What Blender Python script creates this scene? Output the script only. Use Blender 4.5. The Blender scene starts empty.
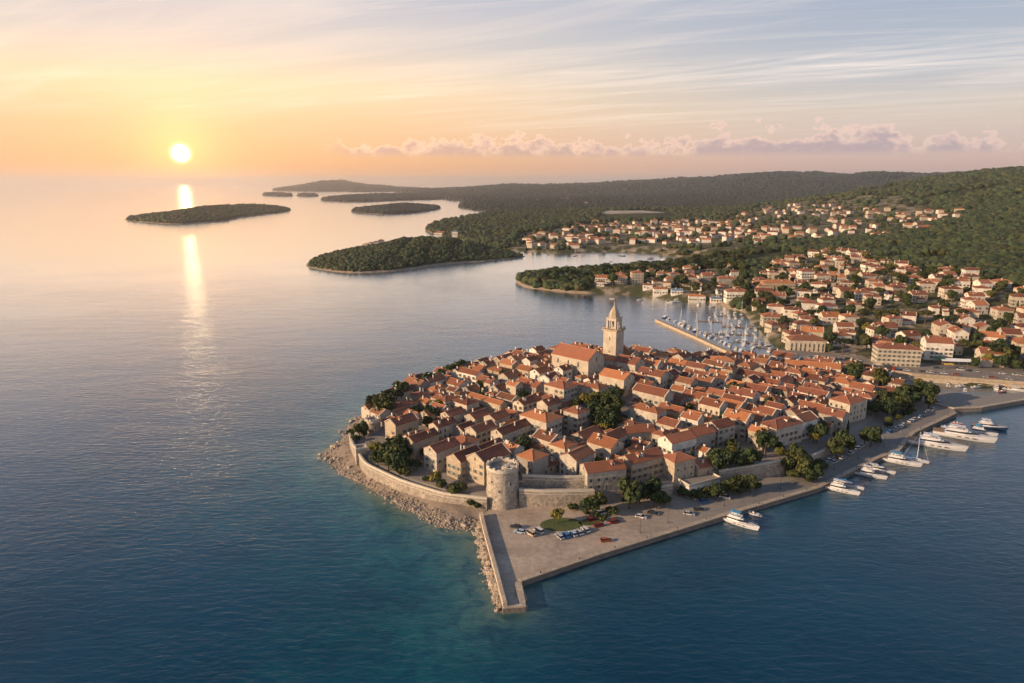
import bpy, bmesh, math, random
import numpy as np
from mathutils import Vector, Matrix
R = math.radians
SC = bpy.context.scene
COL = SC.collection
random.seed(7); RNG = np.random.RandomState(11)

# ------------------------------------------------------------ camera
CAM_H = 130.0; PITCH = math.atan((341.5-182.0)/683.0); FPX = 683.0
cd = bpy.data.cameras.new('camera'); cam = bpy.data.objects.new('camera', cd); COL.objects.link(cam)
cd.sensor_width = 36.0; cd.lens = 36.0*FPX/1024.0
cd.clip_start = 1.0; cd.clip_end = 200000.0
cam.location = (0, 0, CAM_H); cam.rotation_euler = (math.pi/2-PITCH, 0, 0)
SC.camera = cam

# ------------------------------------------------------------ view
SC.view_settings.view_transform = 'Standard'; SC.view_settings.look = 'None'
SC.view_settings.exposure = 0.5; SC.view_settings.gamma = 1.0; SC.view_settings.use_curve_mapping = False
SC.cycles.use_denoising = True
SC.cycles.max_bounces = 6; SC.cycles.diffuse_bounces = 2; SC.cycles.glossy_bounces = 3
SC.cycles.transparent_max_bounces = 6; SC.cycles.volume_bounces = 3
SC.cycles.sample_clamp_indirect = 6.0

# ------------------------------------------------------------ node helper
class NT:
    def __init__(s, tree):
        s.t = tree; s.n = tree.nodes; s.l = tree.links
    def add(s, typ, **kw):
        n = s.n.new(typ); ins = kw.pop('ins', {})
        for k, v in kw.items(): setattr(n, k, v)
        for k, v in ins.items():
            if isinstance(v, bpy.types.NodeSocket): s.l.new(v, n.inputs[k])
            else: n.inputs[k].default_value = v
        return n
    def m(s, op, a, b=0.0, c=0.0, clamp=False):
        n = s.n.new('ShaderNodeMath'); n.operation = op; n.use_clamp = clamp
        for i, v in enumerate((a, b, c)):
            if isinstance(v, bpy.types.NodeSocket): s.l.new(v, n.inputs[i])
            else: n.inputs[i].default_value = v
        return n.outputs[0]
    def mix(s, f, a, b, mode='MIX'):
        n = s.n.new('ShaderNodeMix'); n.data_type = 'RGBA'; n.blend_type = mode; n.clamp_factor = True
        for i, v in ((0, f), (6, a), (7, b)):
            if isinstance(v, bpy.types.NodeSocket): s.l.new(v, n.inputs[i])
            else: n.inputs[i].default_value = (tuple(v)+(1,) if i and len(v) == 3 else v)
        return n.outputs[2]
    def ramp(s, f, stops, interp='LINEAR'):
        n = s.n.new('ShaderNodeValToRGB'); cr = n.color_ramp; cr.interpolation = interp
        while len(cr.elements) < len(stops): cr.elements.new(0.5)
        for e, (p, c) in zip(cr.elements, stops):
            e.position = p
            e.color = tuple(c)+(1,) if hasattr(c, '__len__') else (c, c, c, 1)
        s.l.new(f, n.inputs[0]); return n.outputs[0]
    def noise(s, vec, scale, detail=4, rough=0.55, dist=0.0):
        n = s.add('ShaderNodeTexNoise', ins={'Scale': scale, 'Detail': detail, 'Roughness': rough, 'Distortion': dist})
        s.l.new(vec, n.inputs['Vector']); return n.outputs[0]

def srgb(r, g, b):
    f = lambda c: c/12.92/255 if c <= 10 else ((c/255+0.055)/1.055)**2.4
    return (f(r), f(g), f(b))

# ------------------------------------------------------------ world: dusk sky with a low sun, cirrus and a bank of cumulus
SUN_AZ = math.atan((181-512)/683.0/(math.cos(PITCH)+(184.5/683)*math.sin(PITCH)))
SUN_EL = R(2.05)
W = bpy.data.worlds.new('World'); SC.world = W; W.use_nodes = True
t = NT(W.node_tree); t.n.clear()
tc = t.add('ShaderNodeTexCoord')
nrm = t.add('ShaderNodeVectorMath', operation='NORMALIZE'); t.l.new(tc.outputs['Generated'], nrm.inputs[0])
sep = t.add('ShaderNodeSeparateXYZ'); t.l.new(nrm.outputs[0], sep.inputs[0])
sx, sy, sz = sep.outputs
az = t.m('ARCTAN2', sx, sy)                      # 0 = straight ahead, negative = left
el = t.m('ARCSINE', sz)
elp = t.m('MAXIMUM', el, 0.0)
daz = t.m('ABSOLUTE', t.m('SUBTRACT', az, SUN_AZ))
eln = t.m('DIVIDE', elp, 1.5708)                 # 0..1 horizon..zenith
# elevation in the ramp is sqrt-spaced so the low sky has room
q = t.m('SQRT', eln)
def Q(deg): return math.sqrt(max(deg, 0)/90.0)
warm = t.ramp(q, [(Q(0), srgb(236, 172, 112)), (Q(1.2), srgb(228, 166, 108)), (Q(4), srgb(226, 182, 134)), (Q(7), srgb(230, 200, 160)),
                  (Q(10), srgb(198, 187, 178)), (Q(14), srgb(172, 174, 184)), (Q(18), srgb(146, 163, 188)), (Q(28), srgb(112, 140, 178)), (Q(50), srgb(54, 82, 118)), (1.0, srgb(54, 80, 114))])
cool = t.ramp(q, [(Q(0), srgb(196, 160, 148)), (Q(1.2), srgb(194, 162, 152)), (Q(3), srgb(190, 170, 160)), (Q(5), srgb(190, 178, 166)), (Q(8), srgb(162, 168, 176)),
                  (Q(14), srgb(140, 152, 172)), (Q(28), srgb(118, 142, 176)), (Q(50), srgb(54, 82, 118)), (1.0, srgb(52, 78, 112))])
azf = t.add('ShaderNodeMapRange', interpolation_type='SMOOTHSTEP', ins={'Value': daz, 'From Min': R(6), 'From Max': R(56), 'To Min': 0.0, 'To Max': 1.0}).outputs[0]
sky = t.mix(azf, warm, cool)
# cirrus: stretched noise on a flat layer overhead
inv = t.m('DIVIDE', 1.0, t.m('MAXIMUM', t.m('ADD', sz, 0.03), 0.03))
px_ = t.m('MULTIPLY', sx, inv); py_ = t.m('MULTIPLY', sy, inv)
cmb = t.add('ShaderNodeCombineXYZ'); t.l.new(px_, cmb.inputs[0]); t.l.new(py_, cmb.inputs[1])
def layer(rot, sc, nscale, detail, rough, dist, lo, hi):
    mp = t.add('ShaderNodeMapping', vector_type='TEXTURE'); t.l.new(cmb.outputs[0], mp.inputs[0])
    mp.inputs['Rotation'].default_value = (0, 0, R(rot)); mp.inputs['Scale'].default_value = tuple(1/x for x in sc)
    n = t.noise(mp.outputs[0], nscale, detail, rough, dist)
    return t.add('ShaderNodeMapRange', interpolation_type='SMOOTHSTEP', ins={'Value': n, 'From Min': lo, 'From Max': hi}).outputs[0]
c1 = layer(-33, (0.20, 1.10, 1), 1.1, 9, 0.66, 1.0, 0.42, 0.68)
c2 = layer(-14, (0.16, 1.2, 1), 1.7, 9, 0.70, 1.6, 0.46, 0.70)
c3 = layer(-25, (0.16, 0.30, 1), 0.8, 6, 0.6, 0.5, 0.42, 0.66)
cir = t.m('MULTIPLY', t.m('ADD', t.m('MULTIPLY', c1, 0.75), t.m('MULTIPLY', c2, 0.5)), t.m('ADD', 0.35, t.m('MULTIPLY', c3, 0.75)), clamp=True)
fade = t.add('ShaderNodeMapRange', interpolation_type='SMOOTHSTEP', ins={'Value': el, 'From Min': R(2.2), 'From Max': R(6.5)}).outputs[0]
fade2 = t.add('ShaderNodeMapRange', interpolation_type='SMOOTHSTEP', ins={'Value': el, 'From Min': R(22), 'From Max': R(60), 'To Min': 1.0, 'To Max': 0.25}).outputs[0]
cir = t.m('MULTIPLY', cir, t.m('MULTIPLY', fade, fade2))
circol = t.mix(azf, srgb(244, 220, 194), srgb(226, 212, 202))
sky = t.mix(t.m('MULTIPLY', cir, 0.8), sky, circol)
# cumulus bank low over the right of the horizon
cc = t.add('ShaderNodeCombineXYZ'); t.l.new(t.m('MULTIPLY', az, 30.0), cc.inputs[0]); t.l.new(t.m('MULTIPLY', el, 42.0), cc.inputs[1])
nb = t.noise(cc.outputs[0], 1.0, 7, 0.6, 0.1)
nl = t.add('ShaderNodeCombineXYZ'); t.l.new(t.m('MULTIPLY', az, 6.0), nl.inputs[0]); nl.inputs[1].default_value = 3.7
nlow = t.noise(nl.outputs[0], 1.3, 4, 0.6)
top = t.m('ADD', R(3.3), t.m('MULTIPLY', t.m('SUBTRACT', nlow, 0.5), R(5.4)))
top = t.m('ADD', top, t.m('MULTIPLY', t.m('SUBTRACT', nb, 0.5), R(6.0)))
inb = t.add('ShaderNodeMapRange', interpolation_type='SMOOTHSTEP', ins={'Value': t.m('SUBTRACT', top, el), 'From Min': 0.0, 'From Max': R(0.16)}).outputs[0]
bot = t.add('ShaderNodeMapRange', interpolation_type='SMOOTHSTEP', ins={'Value': el, 'From Min': R(1.8), 'From Max': R(2.4)}).outputs[0]
azm = t.add('ShaderNodeMapRange', interpolation_type='SMOOTHSTEP', ins={'Value': az, 'From Min': R(-16), 'From Max': R(-11.5)}).outputs[0]
cum = t.m('MULTIPLY', t.m('MULTIPLY', inb, bot), azm)
edge = t.add('ShaderNodeMapRange', interpolation_type='SMOOTHSTEP', ins={'Value': t.m('SUBTRACT', top, el), 'From Min': 0.0, 'From Max': R(1.3)}).outputs[0]
nb2 = t.noise(cc.outputs[0], 3.2, 5, 0.6)
lit = t.mix(azf, srgb(248, 205, 168), srgb(218, 188, 174)); shd = t.mix(azf, srgb(200, 160, 142), srgb(164, 147, 153))
ccol = t.mix(t.m('MULTIPLY', edge, t.m('ADD', 0.1, t.m('MULTIPLY', nb2, 1.9)), clamp=True), lit, shd)
sky = t.mix(t.m('MULTIPLY', cum, 0.85), sky, ccol)
# thin flat grey bar at the left horizon
cb = t.add('ShaderNodeCombineXYZ'); t.l.new(t.m('MULTIPLY', az, 5.0), cb.inputs[0]); t.l.new(t.m('MULTIPLY', el, 60.0), cb.inputs[1])
nbar = t.noise(cb.outputs[0], 1.1, 5, 0.6)
bb = t.add('ShaderNodeMapRange', interpolation_type='SMOOTHSTEP', ins={'Value': nbar, 'From Min': 0.50, 'From Max': 0.68}).outputs[0]
be = t.m('MULTIPLY', t.add('ShaderNodeMapRange', interpolation_type='SMOOTHSTEP', ins={'Value': el, 'From Min': R(1.4), 'From Max': R(2.2)}).outputs[0],
         t.add('ShaderNodeMapRange', interpolation_type='SMOOTHSTEP', ins={'Value': el, 'From Min': R(2.6), 'From Max': R(3.8), 'To Min': 1.0, 'To Max': 0.0}).outputs[0])
ba = t.add('ShaderNodeMapRange', interpolation_type='SMOOTHSTEP', ins={'Value': az, 'From Min': R(-31), 'From Max': R(-27), 'To Min': 1.0, 'To Max': 0.0}).outputs[0]
sky = t.mix(t.m('MULTIPLY', t.m('MULTIPLY', bb, be), t.m('MULTIPLY', ba, 0.5)), sky, srgb(205, 150, 128))
# the sun: aureole and disc
sd = (math.sin(SUN_AZ)*math.cos(SUN_EL), math.cos(SUN_AZ)*math.cos(SUN_EL), math.sin(SUN_EL))
dt = t.add('ShaderNodeVectorMath', operation='DOT_PRODUCT'); t.l.new(nrm.outputs[0], dt.inputs[0]); dt.inputs[1].default_value = sd
ang = t.m('ARCCOSINE', t.m('MINIMUM', dt.outputs['Value'], 1.0))
# slightly wide aureole
g1 = t.m('EXPONENT', t.m('MULTIPLY', t.m('POWER', t.m('DIVIDE', ang, R(1.9)), 1.2), -1.0))
g2 = t.m('EXPONENT', t.m('MULTIPLY', t.m('DIVIDE', ang, R(8.0)), -1.0))
core = t.m('EXPONENT', t.m('MULTIPLY', t.m('POWER', t.m('DIVIDE', ang, R(0.28)), 1.8), -1.0))
def sc_col(f, c, k): 
    v = t.add('ShaderNodeVectorMath', operation='SCALE'); v.inputs[0].default_value = tuple(x*k for x in c); t.l.new(f, v.inputs['Scale']); return v.outputs[0]
def addv(a, b):
    v = t.add('ShaderNodeVectorMath', operation='ADD'); t.l.new(a, v.inputs[0]); t.l.new(b, v.inputs[1]); return v.outputs[0]
sky = addv(sky, sc_col(g1, (1.0, 0.44, 0.08), 0.6))
sky = addv(sky, sc_col(g2, (1.0, 0.36, 0.05), 0.28))
sky = addv(sky, sc_col(core, (1.0, 0.78, 0.40), 90.0))
bg = t.add('ShaderNodeBackground', ins={'Strength': 1.0}); t.l.new(sky, bg.inputs['Color'])
out = t.add('ShaderNodeOutputWorld'); t.l.new(bg.outputs[0], out.inputs['Surface'])
W.cycles.sampling_method = 'MANUAL'; W.cycles.sample_map_resolution = 1024

# ------------------------------------------------------------ sun lamp (low, from the left)
ld = bpy.data.lights.new('sun', 'SUN'); ld.energy = 4.8; ld.angle = R(0.7); ld.color = (1.0, 0.69, 0.42)
sun = bpy.data.objects.new('sun', ld); COL.objects.link(sun)
SUN_DIR = Vector((-0.93, -0.30, 0.30)).normalized()
sun.rotation_euler = SUN_DIR.to_track_quat('Z', 'Y').to_euler()

# ------------------------------------------------------------ geometry helpers
CP, SP = math.cos(PITCH), math.sin(PITCH)
def ray(px, py):
    u = (px-512)/FPX; v = -(py-341.5)/FPX
    return u, CP+v*SP, -SP+v*CP
def on(px, py, z=0.0):                      # the point of the level z seen there
    a, b, c = ray(px, py); k = (z-CAM_H)/c; return (a*k, b*k)
def at_d(px, py, D):
    a, b, c = ray(px, py); k = D/b; return (a*k, D, CAM_H+c*k)
def pxof(x, y, z):
    z -= CAM_H; zc = y*CP-z*SP; yc = y*SP+z*CP
    return 512+FPX*x/zc, 341.5-FPX*yc/zc
def polyw(pts, z=0.0): return np.array([on(a, b, z) for a, b in pts])
def sdist(P, poly):                         # signed distance, + inside. P (n,2)
    P = np.asarray(P, float); n = len(poly); best = np.full(len(P), 1e18); ins = np.zeros(len(P), bool)
    for i in range(n):
        a = poly[i]; b = poly[(i+1) % n]; ab = b-a; L = (ab**2).sum()+1e-12
        tt = np.clip(((P-a) @ ab)/L, 0, 1)
        d = ((P-a-tt[:, None]*ab)**2).sum(1); best = np.minimum(best, d)
        c = ((a[1] > P[:, 1]) != (b[1] > P[:, 1]))
        with np.errstate(all='ignore'): xi = (b[0]-a[0])*(P[:, 1]-a[1])/(b[1]-a[1])+a[0]
        ins ^= c & (P[:, 0] < xi)
    d = np.sqrt(best); return np.where(ins, d, -d)
def sdist_big(P, poly, far=1.0):
    return sdist(P, poly)
def smooth(x): x = np.clip(x, 0, 1); return x*x*(3-2*x)
class VN:                                   # value noise
    def __init__(s, seed): s.g = np.random.RandomState(seed).rand(257, 257)
    def __call__(s, x, y):
        x = np.asarray(x, float); y = np.asarray(y, float)
        xi = np.floor(x).astype(int); yi = np.floor(y).astype(int); fx = smooth(x-xi); fy = smooth(y-yi)
        g = s.g; a = g[xi % 257, yi % 257]; b = g[(xi+1) % 257, yi % 257]; c = g[xi % 257, (yi+1) % 257]; d = g[(xi+1) % 257, (yi+1) % 257]
        return (a*(1-fx)+b*fx)*(1-fy)+(c*(1-fx)+d*fx)*fy
    def f(s, x, y, o=4):
        r = 0; k = 1.0; tot = 0
        for i in range(o): r = r+k*s(x*2**i+i*17.3, y*2**i+i*9.1); tot += k; k *= .5
        return r/tot
VN1 = VN(3)

def mkmesh(name, V, F, mats=None, fm=None, smoothf=False):
    me = bpy.data.meshes.new(name)
    V = np.asarray(V, dtype=np.float32)
    if isinstance(F, np.ndarray):
        k = F.shape[1]; me.vertices.add(len(V)); me.vertices.foreach_set('co', V.ravel())
        me.loops.add(F.size); me.loops.foreach_set('vertex_index', F.ravel().astype(np.int32))
        me.polygons.add(len(F)); me.polygons.foreach_set('loop_start', np.arange(0, F.size, k, dtype=np.int32))
        me.polygons.foreach_set('loop_total', np.full(len(F), k, dtype=np.int32)); me.update(calc_edges=True)
    else:
        me.from_pydata([tuple(v) for v in V.tolist()], [], F)
    for m in (mats or []): me.materials.append(m)
    if fm is not None: me.polygons.foreach_set('material_index', np.asarray(fm, dtype=np.int32))
    if smoothf: me.polygons.foreach_set('use_smooth', np.ones(len(me.polygons), bool))
    me.update(); return me
def link(name, me, parent=None, loc=None, rz=None):
    o = bpy.data.objects.new(name, me); COL.objects.link(o)
    if parent is not None: o.parent = parent
    if loc is not None: o.location = loc
    if rz is not None: o.rotation_euler = (0, 0, rz)
    return o
def empty(name, loc, rz=0.0):
    o = link(name, None, None, loc, rz); o.empty_display_size = 1; return o
def tag(o, label=None, cat=None, group=None, kind=None):
    if label: o['label'] = label
    if cat: o['category'] = cat
    if group: o['group'] = group
    if kind: o['kind'] = kind
    return o
def copy_tree(o, parent=None):
    c = o.copy(); COL.objects.link(c)
    if parent is not None: c.parent = parent
    for ch in list(o.children): copy_tree(ch, c)
    return c

class MB:                                   # mesh collector
    def __init__(s): s.V = []; s.F = []; s.M = []
    def add(s, V, F, m=0):
        n = len(s.V); s.V += [tuple(v) for v in V]; s.F += [tuple(i+n for i in f) for f in F]; s.M += [m]*len(F); return s
    def box(s, x0, x1, y0, y1, z0, z1, m=0, rz=0.0, c=(0, 0)):
        V = [(x, y, z) for z in (z0, z1) for x, y in ((x0, y0), (x1, y0), (x1, y1), (x0, y1))]
        if rz:
            cs, sn = math.cos(rz), math.sin(rz); V = [(c[0]+(x-c[0])*cs-(y-c[1])*sn, c[1]+(x-c[0])*sn+(y-c[1])*cs, z) for x, y, z in V]
        return s.add(V, [(3, 2, 1, 0), (4, 5, 6, 7), (0, 1, 5, 4), (1, 2, 6, 5), (2, 3, 7, 6), (3, 0, 4, 7)], m)
    def prism(s, pts, z0, z1, m=0, mt=None):
        n = len(pts)
        ar = sum(pts[i][0]*pts[(i+1) % n][1]-pts[(i+1) % n][0]*pts[i][1] for i in range(n))
        if ar < 0: pts = pts[::-1]
        V = [(x, y, z0) for x, y in pts]+[(x, y, z1) for x, y in pts]
        s.add(V, [tuple(range(n))[::-1]]+[(i, (i+1) % n, n+(i+1) % n, n+i) for i in range(n)], m)
        s.F.append(tuple(len(s.V)-n+i for i in range(n))); s.M.append(m if mt is None else mt); return s
    def lathe(s, prof, n=16, m=0, c=(0, 0), cap=True):      # prof [(r,z)]
        V = []; F = []
        for r, z in prof:
            for i in range(n): a = 2*math.pi*i/n; V.append((c[0]+r*math.cos(a), c[1]+r*math.sin(a), z))
        for k in range(len(prof)-1):
            for i in range(n): j = (i+1) % n; F.append((k*n+i, k*n+j, (k+1)*n+j, (k+1)*n+i))
        if cap: F.append(tuple(range(n))[::-1]); F.append(tuple((len(prof)-1)*n+i for i in range(n)))
        return s.add(V, F, m)
    def loft(s, rings, m=0, cap=True):      # rings of equal count, closed
        n = len(rings[0]); V = [p for r in rings for p in r]; F = []
        for k in range(len(rings)-1):
            for i in range(n): j = (i+1) % n; F.append((k*n+i, k*n+j, (k+1)*n+j, (k+1)*n+i))
        if cap: F.append(tuple(range(n))[::-1]); F.append(tuple((len(rings)-1)*n+i for i in range(n)))
        return s.add(V, F, m)
    def bar(s, a, b, r=0.05, n=6, m=0, r2=None):
        a = Vector(a); b = Vector(b); d = (b-a).normalized(); u = d.orthogonal().normalized(); w = d.cross(u); r2 = r if r2 is None else r2
        rings = [[tuple(p+(u*math.cos(2*math.pi*i/n)+w*math.sin(2*math.pi*i/n))*rr) for i in range(n)] for p, rr in ((a, r), (b, r2))]
        return s.loft(rings, m)
    def mesh(s, name, mats, smoothf=False):
        return mkmesh(name, s.V, s.F, mats, s.M, smoothf)
    def build(s, name, mats, parent=None, loc=None, rz=None, smoothf=False):
        return link(name, s.mesh(name, mats if isinstance(mats, (list, tuple)) else [mats], smoothf), parent, loc, rz)

# ------------------------------------------------------------ materials
def newmat(name):
    m = bpy.data.materials.new(name); m.use_nodes = True; t = NT(m.node_tree); t.n.clear()
    o = t.add('ShaderNodeOutputMaterial'); p = t.add('ShaderNodeBsdfPrincipled'); t.l.new(p.outputs[0], o.inputs[0])
    p.inputs['Roughness'].default_value = 0.85
    return m, t, p
def pos(t, obj=False):
    return t.add('ShaderNodeTexCoord').outputs['Object'] if obj else t.add('ShaderNodeNewGeometry').outputs['Position']
def simple(name, c, rough=0.6, metal=0.0, var=0.25, scale=1.0, spec=0.5):
    m, t, p = newmat(name); n = t.noise(pos(t), scale, 4)
    f = t.m('ADD', 1-var/2, t.m('MULTIPLY', t.m('SUBTRACT', n, 0.5), var*2.0))
    col = t.mix(1.0, c, t.add('ShaderNodeCombineColor', ins={0: f, 1: f, 2: f}).outputs[0], 'MULTIPLY')
    t.l.new(col, p.inputs['Base Color']); p.inputs['Roughness'].default_value = rough; p.inputs['Metallic'].default_value = metal
    p.inputs['Specular IOR Level'].default_value = spec
    return m
def roofmat(name, c1, c2, c3):
    m, t, p = newmat(name); P = pos(t, True); rnd = t.add('ShaderNodeObjectInfo').outputs['Random']
    n = t.noise(P, 0.35, 5, 0.6); n2 = t.noise(P, 3.0, 3)
    base = t.mix(t.add('ShaderNodeMapRange', ins={'Value': n, 'From Min': .35, 'From Max': .7}).outputs[0], c1, c2)
    base = t.mix(t.m('MULTIPLY', t.add('ShaderNodeMapRange', ins={'Value': n2, 'From Min': .45, 'From Max': .8}).outputs[0], 0.7), base, c3)
    pt = t.noise(P, 0.75, 4, 0.7, 1.5)
    base = t.mix(t.m('MULTIPLY', t.add('ShaderNodeMapRange', ins={'Value': t.m('ADD', pt, t.m('MULTIPLY', rnd, 0.12)), 'From Min': .60, 'From Max': .72}).outputs[0], 0.4), base, (.24, .14, .09))
    v = t.m('ADD', 0.66, t.m('MULTIPLY', rnd, 0.62))
    base = t.mix(1.0, base, t.add('ShaderNodeCombineColor', ins={0: v, 1: v, 2: v}).outputs[0], 'MULTIPLY')
    wv = t.add('ShaderNodeTexWave', wave_type='BANDS', bands_direction='X', ins={'Scale': 0.9, 'Distortion': 0.6, 'Detail': 1.0}); t.l.new(P, wv.inputs['Vector'])
    base = t.mix(t.m('MULTIPLY', wv.outputs[1], 0.22), base, tuple(x*0.45 for x in c1))
    t.l.new(base, p.inputs['Base Color']); p.inputs['Roughness'].default_value = 0.9
    b = t.add('ShaderNodeBump', ins={'Strength': 0.6, 'Distance': 0.08}); t.l.new(wv.outputs[1], b.inputs['Height']); t.l.new(b.outputs[0], p.inputs['Normal'])
    return m
def stonemat(name, c1, c2, stain, block=1.0, world=False, mixv=0.42):
    m, t, p = newmat(name); P = pos(t, not world); rnd = t.add('ShaderNodeObjectInfo').outputs['Random']
    off = t.add('ShaderNodeVectorMath', operation='ADD'); t.l.new(P, off.inputs[0])
    cx = t.add('ShaderNodeCombineXYZ', ins={0: t.m('MULTIPLY', rnd, 57.0), 1: t.m('MULTIPLY', rnd, 31.0)}); t.l.new(cx.outputs[0], off.inputs[1]); P2 = off.outputs[0]
    vo = t.add('ShaderNodeTexVoronoi', ins={'Scale': 1.1/block}); t.l.new(P2, vo.inputs['Vector'])
    n = t.noise(P2, 0.25, 5, 0.65); n2 = t.noise(P2, 1.6, 4)
    mpz = t.add('ShaderNodeMapping'); mpz.inputs['Scale'].default_value = (1, 1, 0.25); t.l.new(P2, mpz.inputs[0]); ns = t.noise(mpz.outputs[0], 0.8, 5, 0.6)
    base = t.mix(t.add('ShaderNodeMapRange', ins={'Value': n, 'From Min': .35, 'From Max': .65}).outputs[0], c1, c2)
    base = t.mix(t.m('MULTIPLY', t.add('ShaderNodeSeparateColor', ins={0: vo.outputs['Color']}).outputs[0], mixv), base, tuple(x*0.5 for x in c2))
    base = t.mix(t.m('MULTIPLY', t.add('ShaderNodeMapRange', ins={'Value': ns, 'From Min': .5, 'From Max': .75}).outputs[0], 0.6), base, stain)
    v = t.m('ADD', 0.86, t.m('MULTIPLY', rnd, 0.24)); v2 = t.m('ADD', v, t.m('MULTIPLY', t.m('SUBTRACT', n2, 0.5), 0.45))
    base = t.mix(1.0, base, t.add('ShaderNodeCombineColor', ins={0: v2, 1: v2, 2: v2}).outputs[0], 'MULTIPLY')
    t.l.new(base, p.inputs['Base Color']); p.inputs['Roughness'].default_value = 0.92
    b = t.add('ShaderNodeBump', ins={'Strength': 0.5, 'Distance': 0.12}); t.l.new(t.m('ADD', vo.outputs['Distance'], n2), b.inputs['Height']); t.l.new(b.outputs[0], p.inputs['Normal'])
    return m
def leafmat(name, c1, c2, c3):
    m, t, p = newmat(name); P = pos(t); rnd = t.add('ShaderNodeObjectInfo').outputs['Random']
    n = t.noise(P, 0.35, 4); n2 = t.noise(P, 0.014, 4, .65)
    base = t.mix(t.add('ShaderNodeMapRange', ins={'Value': n, 'From Min': .3, 'From Max': .7}).outputs[0], c1, c2)
    base = t.mix(t.m('MULTIPLY', t.add('ShaderNodeMapRange', ins={'Value': t.m('ADD', t.m('MULTIPLY', rnd, 0.5), t.m('MULTIPLY', n2, 0.5)), 'From Min': .35, 'From Max': .8}).outputs[0], 0.8), base, c3)
    t.l.new(base, p.inputs['Base Color']); p.inputs['Roughness'].default_value = 0.75; p.inputs['Specular IOR Level'].default_value = 0.25
    return m
ROOFS = {
 'dark red': roofmat('roof_tiles_dark_red', (.175, .058, .034), (.23, .080, .045), (.10, .045, .034)),
 'terracotta': roofmat('roof_tiles_terracotta', (.27, .092, .046), (.33, .12, .058), (.14, .060, .040)),
 'orange': roofmat('roof_tiles_orange', (.40, .145, .055), (.45, .18, .075), (.22, .085, .045)),
 'brown': roofmat('roof_tiles_brown', (.20, .085, .045), (.28, .11, .055), (.13, .065, .045)),
}
WALLS = {
 'pale stone': stonemat('pale_limestone', (.54, .48, .40), (.42, .37, .30), (.20, .175, .145)),
 'sandy stone': stonemat('sandy_limestone', (.48, .39, .28), (.40, .325, .235), (.23, .19, .14)),
 'grey stone': stonemat('grey_limestone', (.38, .35, .31), (.32, .29, .25), (.20, .18, .16)),
 'white plaster': stonemat('white_plaster', (.74, .70, .63), (.66, .61, .53), (.42, .38, .32), 3.0),
 'cream plaster': stonemat('cream_plaster', (.58, .51, .40), (.50, .43, .34), (.32, .275, .22), 3.0),
}
M_RAMPART = stonemat('rampart_stone', (.46, .40, .325), (.33, .285, .23), (.16, .14, .12), 1.0, mixv=.75)
M_ROCK = stonemat('shore_rock', (.42, .35, .27), (.34, .28, .22), (.20, .17, .14), 1.5)
M_TRIM = simple('pale_trim_stone', (.55, .49, .40), 0.85)
M_WHITE = simple('white_paint', (.78, .78, .76), 0.35, var=0.08)
M_GLASS = simple('dark_window_glass', (.025, .03, .035), 0.12, var=0.3)
M_DARK = simple('dark_opening', (.03, .026, .022), 0.8)
M_SHUT = simple('grey_green_shutter', (.16, .20, .18), 0.6)
M_BLUESH = simple('blue_shutter', (.12, .28, .50), 0.5)
M_REDDOOR = simple('red_painted_door', (.25, .05, .035), 0.5)
M_WOOD = simple('brown_wood', (.14, .08, .045), 0.7, scale=3)
M_BARK = simple('tree_bark', (.12, .085, .06), 0.9, scale=4)
M_METAL = simple('grey_metal', (.35, .36, .37), 0.35, 0.8)
M_IRON = simple('dark_iron', (.06, .06, .065), 0.5, 0.5)
M_LEAF = leafmat('leaves_green', (.024, .042, .014), (.045, .064, .020), (.085, .088, .026))
M_LEAFD = leafmat('leaves_dark', (.022, .042, .018), (.040, .062, .024), (.060, .078, .026))
M_LEAFY = leafmat('leaves_yellow_green', (.10, .105, .025), (.15, .14, .030), (.20, .16, .030))
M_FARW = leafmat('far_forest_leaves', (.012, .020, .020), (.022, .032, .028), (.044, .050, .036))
M_PINE = leafmat('forest_leaves', (.011, .021, .010), (.027, .039, .015), (.078, .076, .025))
# ------------------------------------------------------------ land outlines (level 0)
TOWN = polyw([(478, 522), (484, 560), (501, 611), (527, 609), (521.5, 584), (600, 557.5), (722, 519.5), (820, 490), (880, 460), (899, 454), (907, 444), (915, 435), (957, 415.5),
              (957, 408), (936, 402), (925, 392), (905, 381), (880, 369), (775, 358), (720, 360), (690, 359), (640, 359), (600, 356), (560, 358), (530, 361), (500, 366), (470, 373), (440, 382), (410, 391), (388, 400),
              (372, 409), (360, 418), (349, 427), (342, 441), (330, 449), (321, 455), (331, 462), (340, 473), (364, 484), (385, 495), (402, 506), (418, 514), (436, 524), (455, 528), (468, 529)])
WLINE = [(352, 438), (352, 452), (367, 473), (402, 490), (444, 503), (488, 508), (520, 506), (560, 505.5), (594, 505), (640, 498), (666, 496), (678, 492), (719, 485), (790, 473),
         (812, 466), (836, 449), (862, 428), (884, 410), (905, 396), (903, 384), (870, 371), (775, 361.5), (720, 363), (640, 362), (600, 359), (560, 361), (530, 364), (500, 369), (470, 377), (440, 386), (412, 395), (390, 404), (372, 414), (358, 426)]
WALLP = polyw(WLINE, 2.0)
QUAYP = polyw([(479, 519), (503, 609), (526, 607), (521.5, 582), (600, 555), (722, 517), (820, 488), (880, 458), (899, 452), (907, 441.5), (915, 433), (957, 413.5),
               (953, 408), (936, 402), (925, 392), (910, 381), (905, 380), (880, 372), (860, 395), (800, 460), (700, 480), (600, 500), (560, 503), (515, 500), (489, 503), (488, 511)], 1.8)
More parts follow.
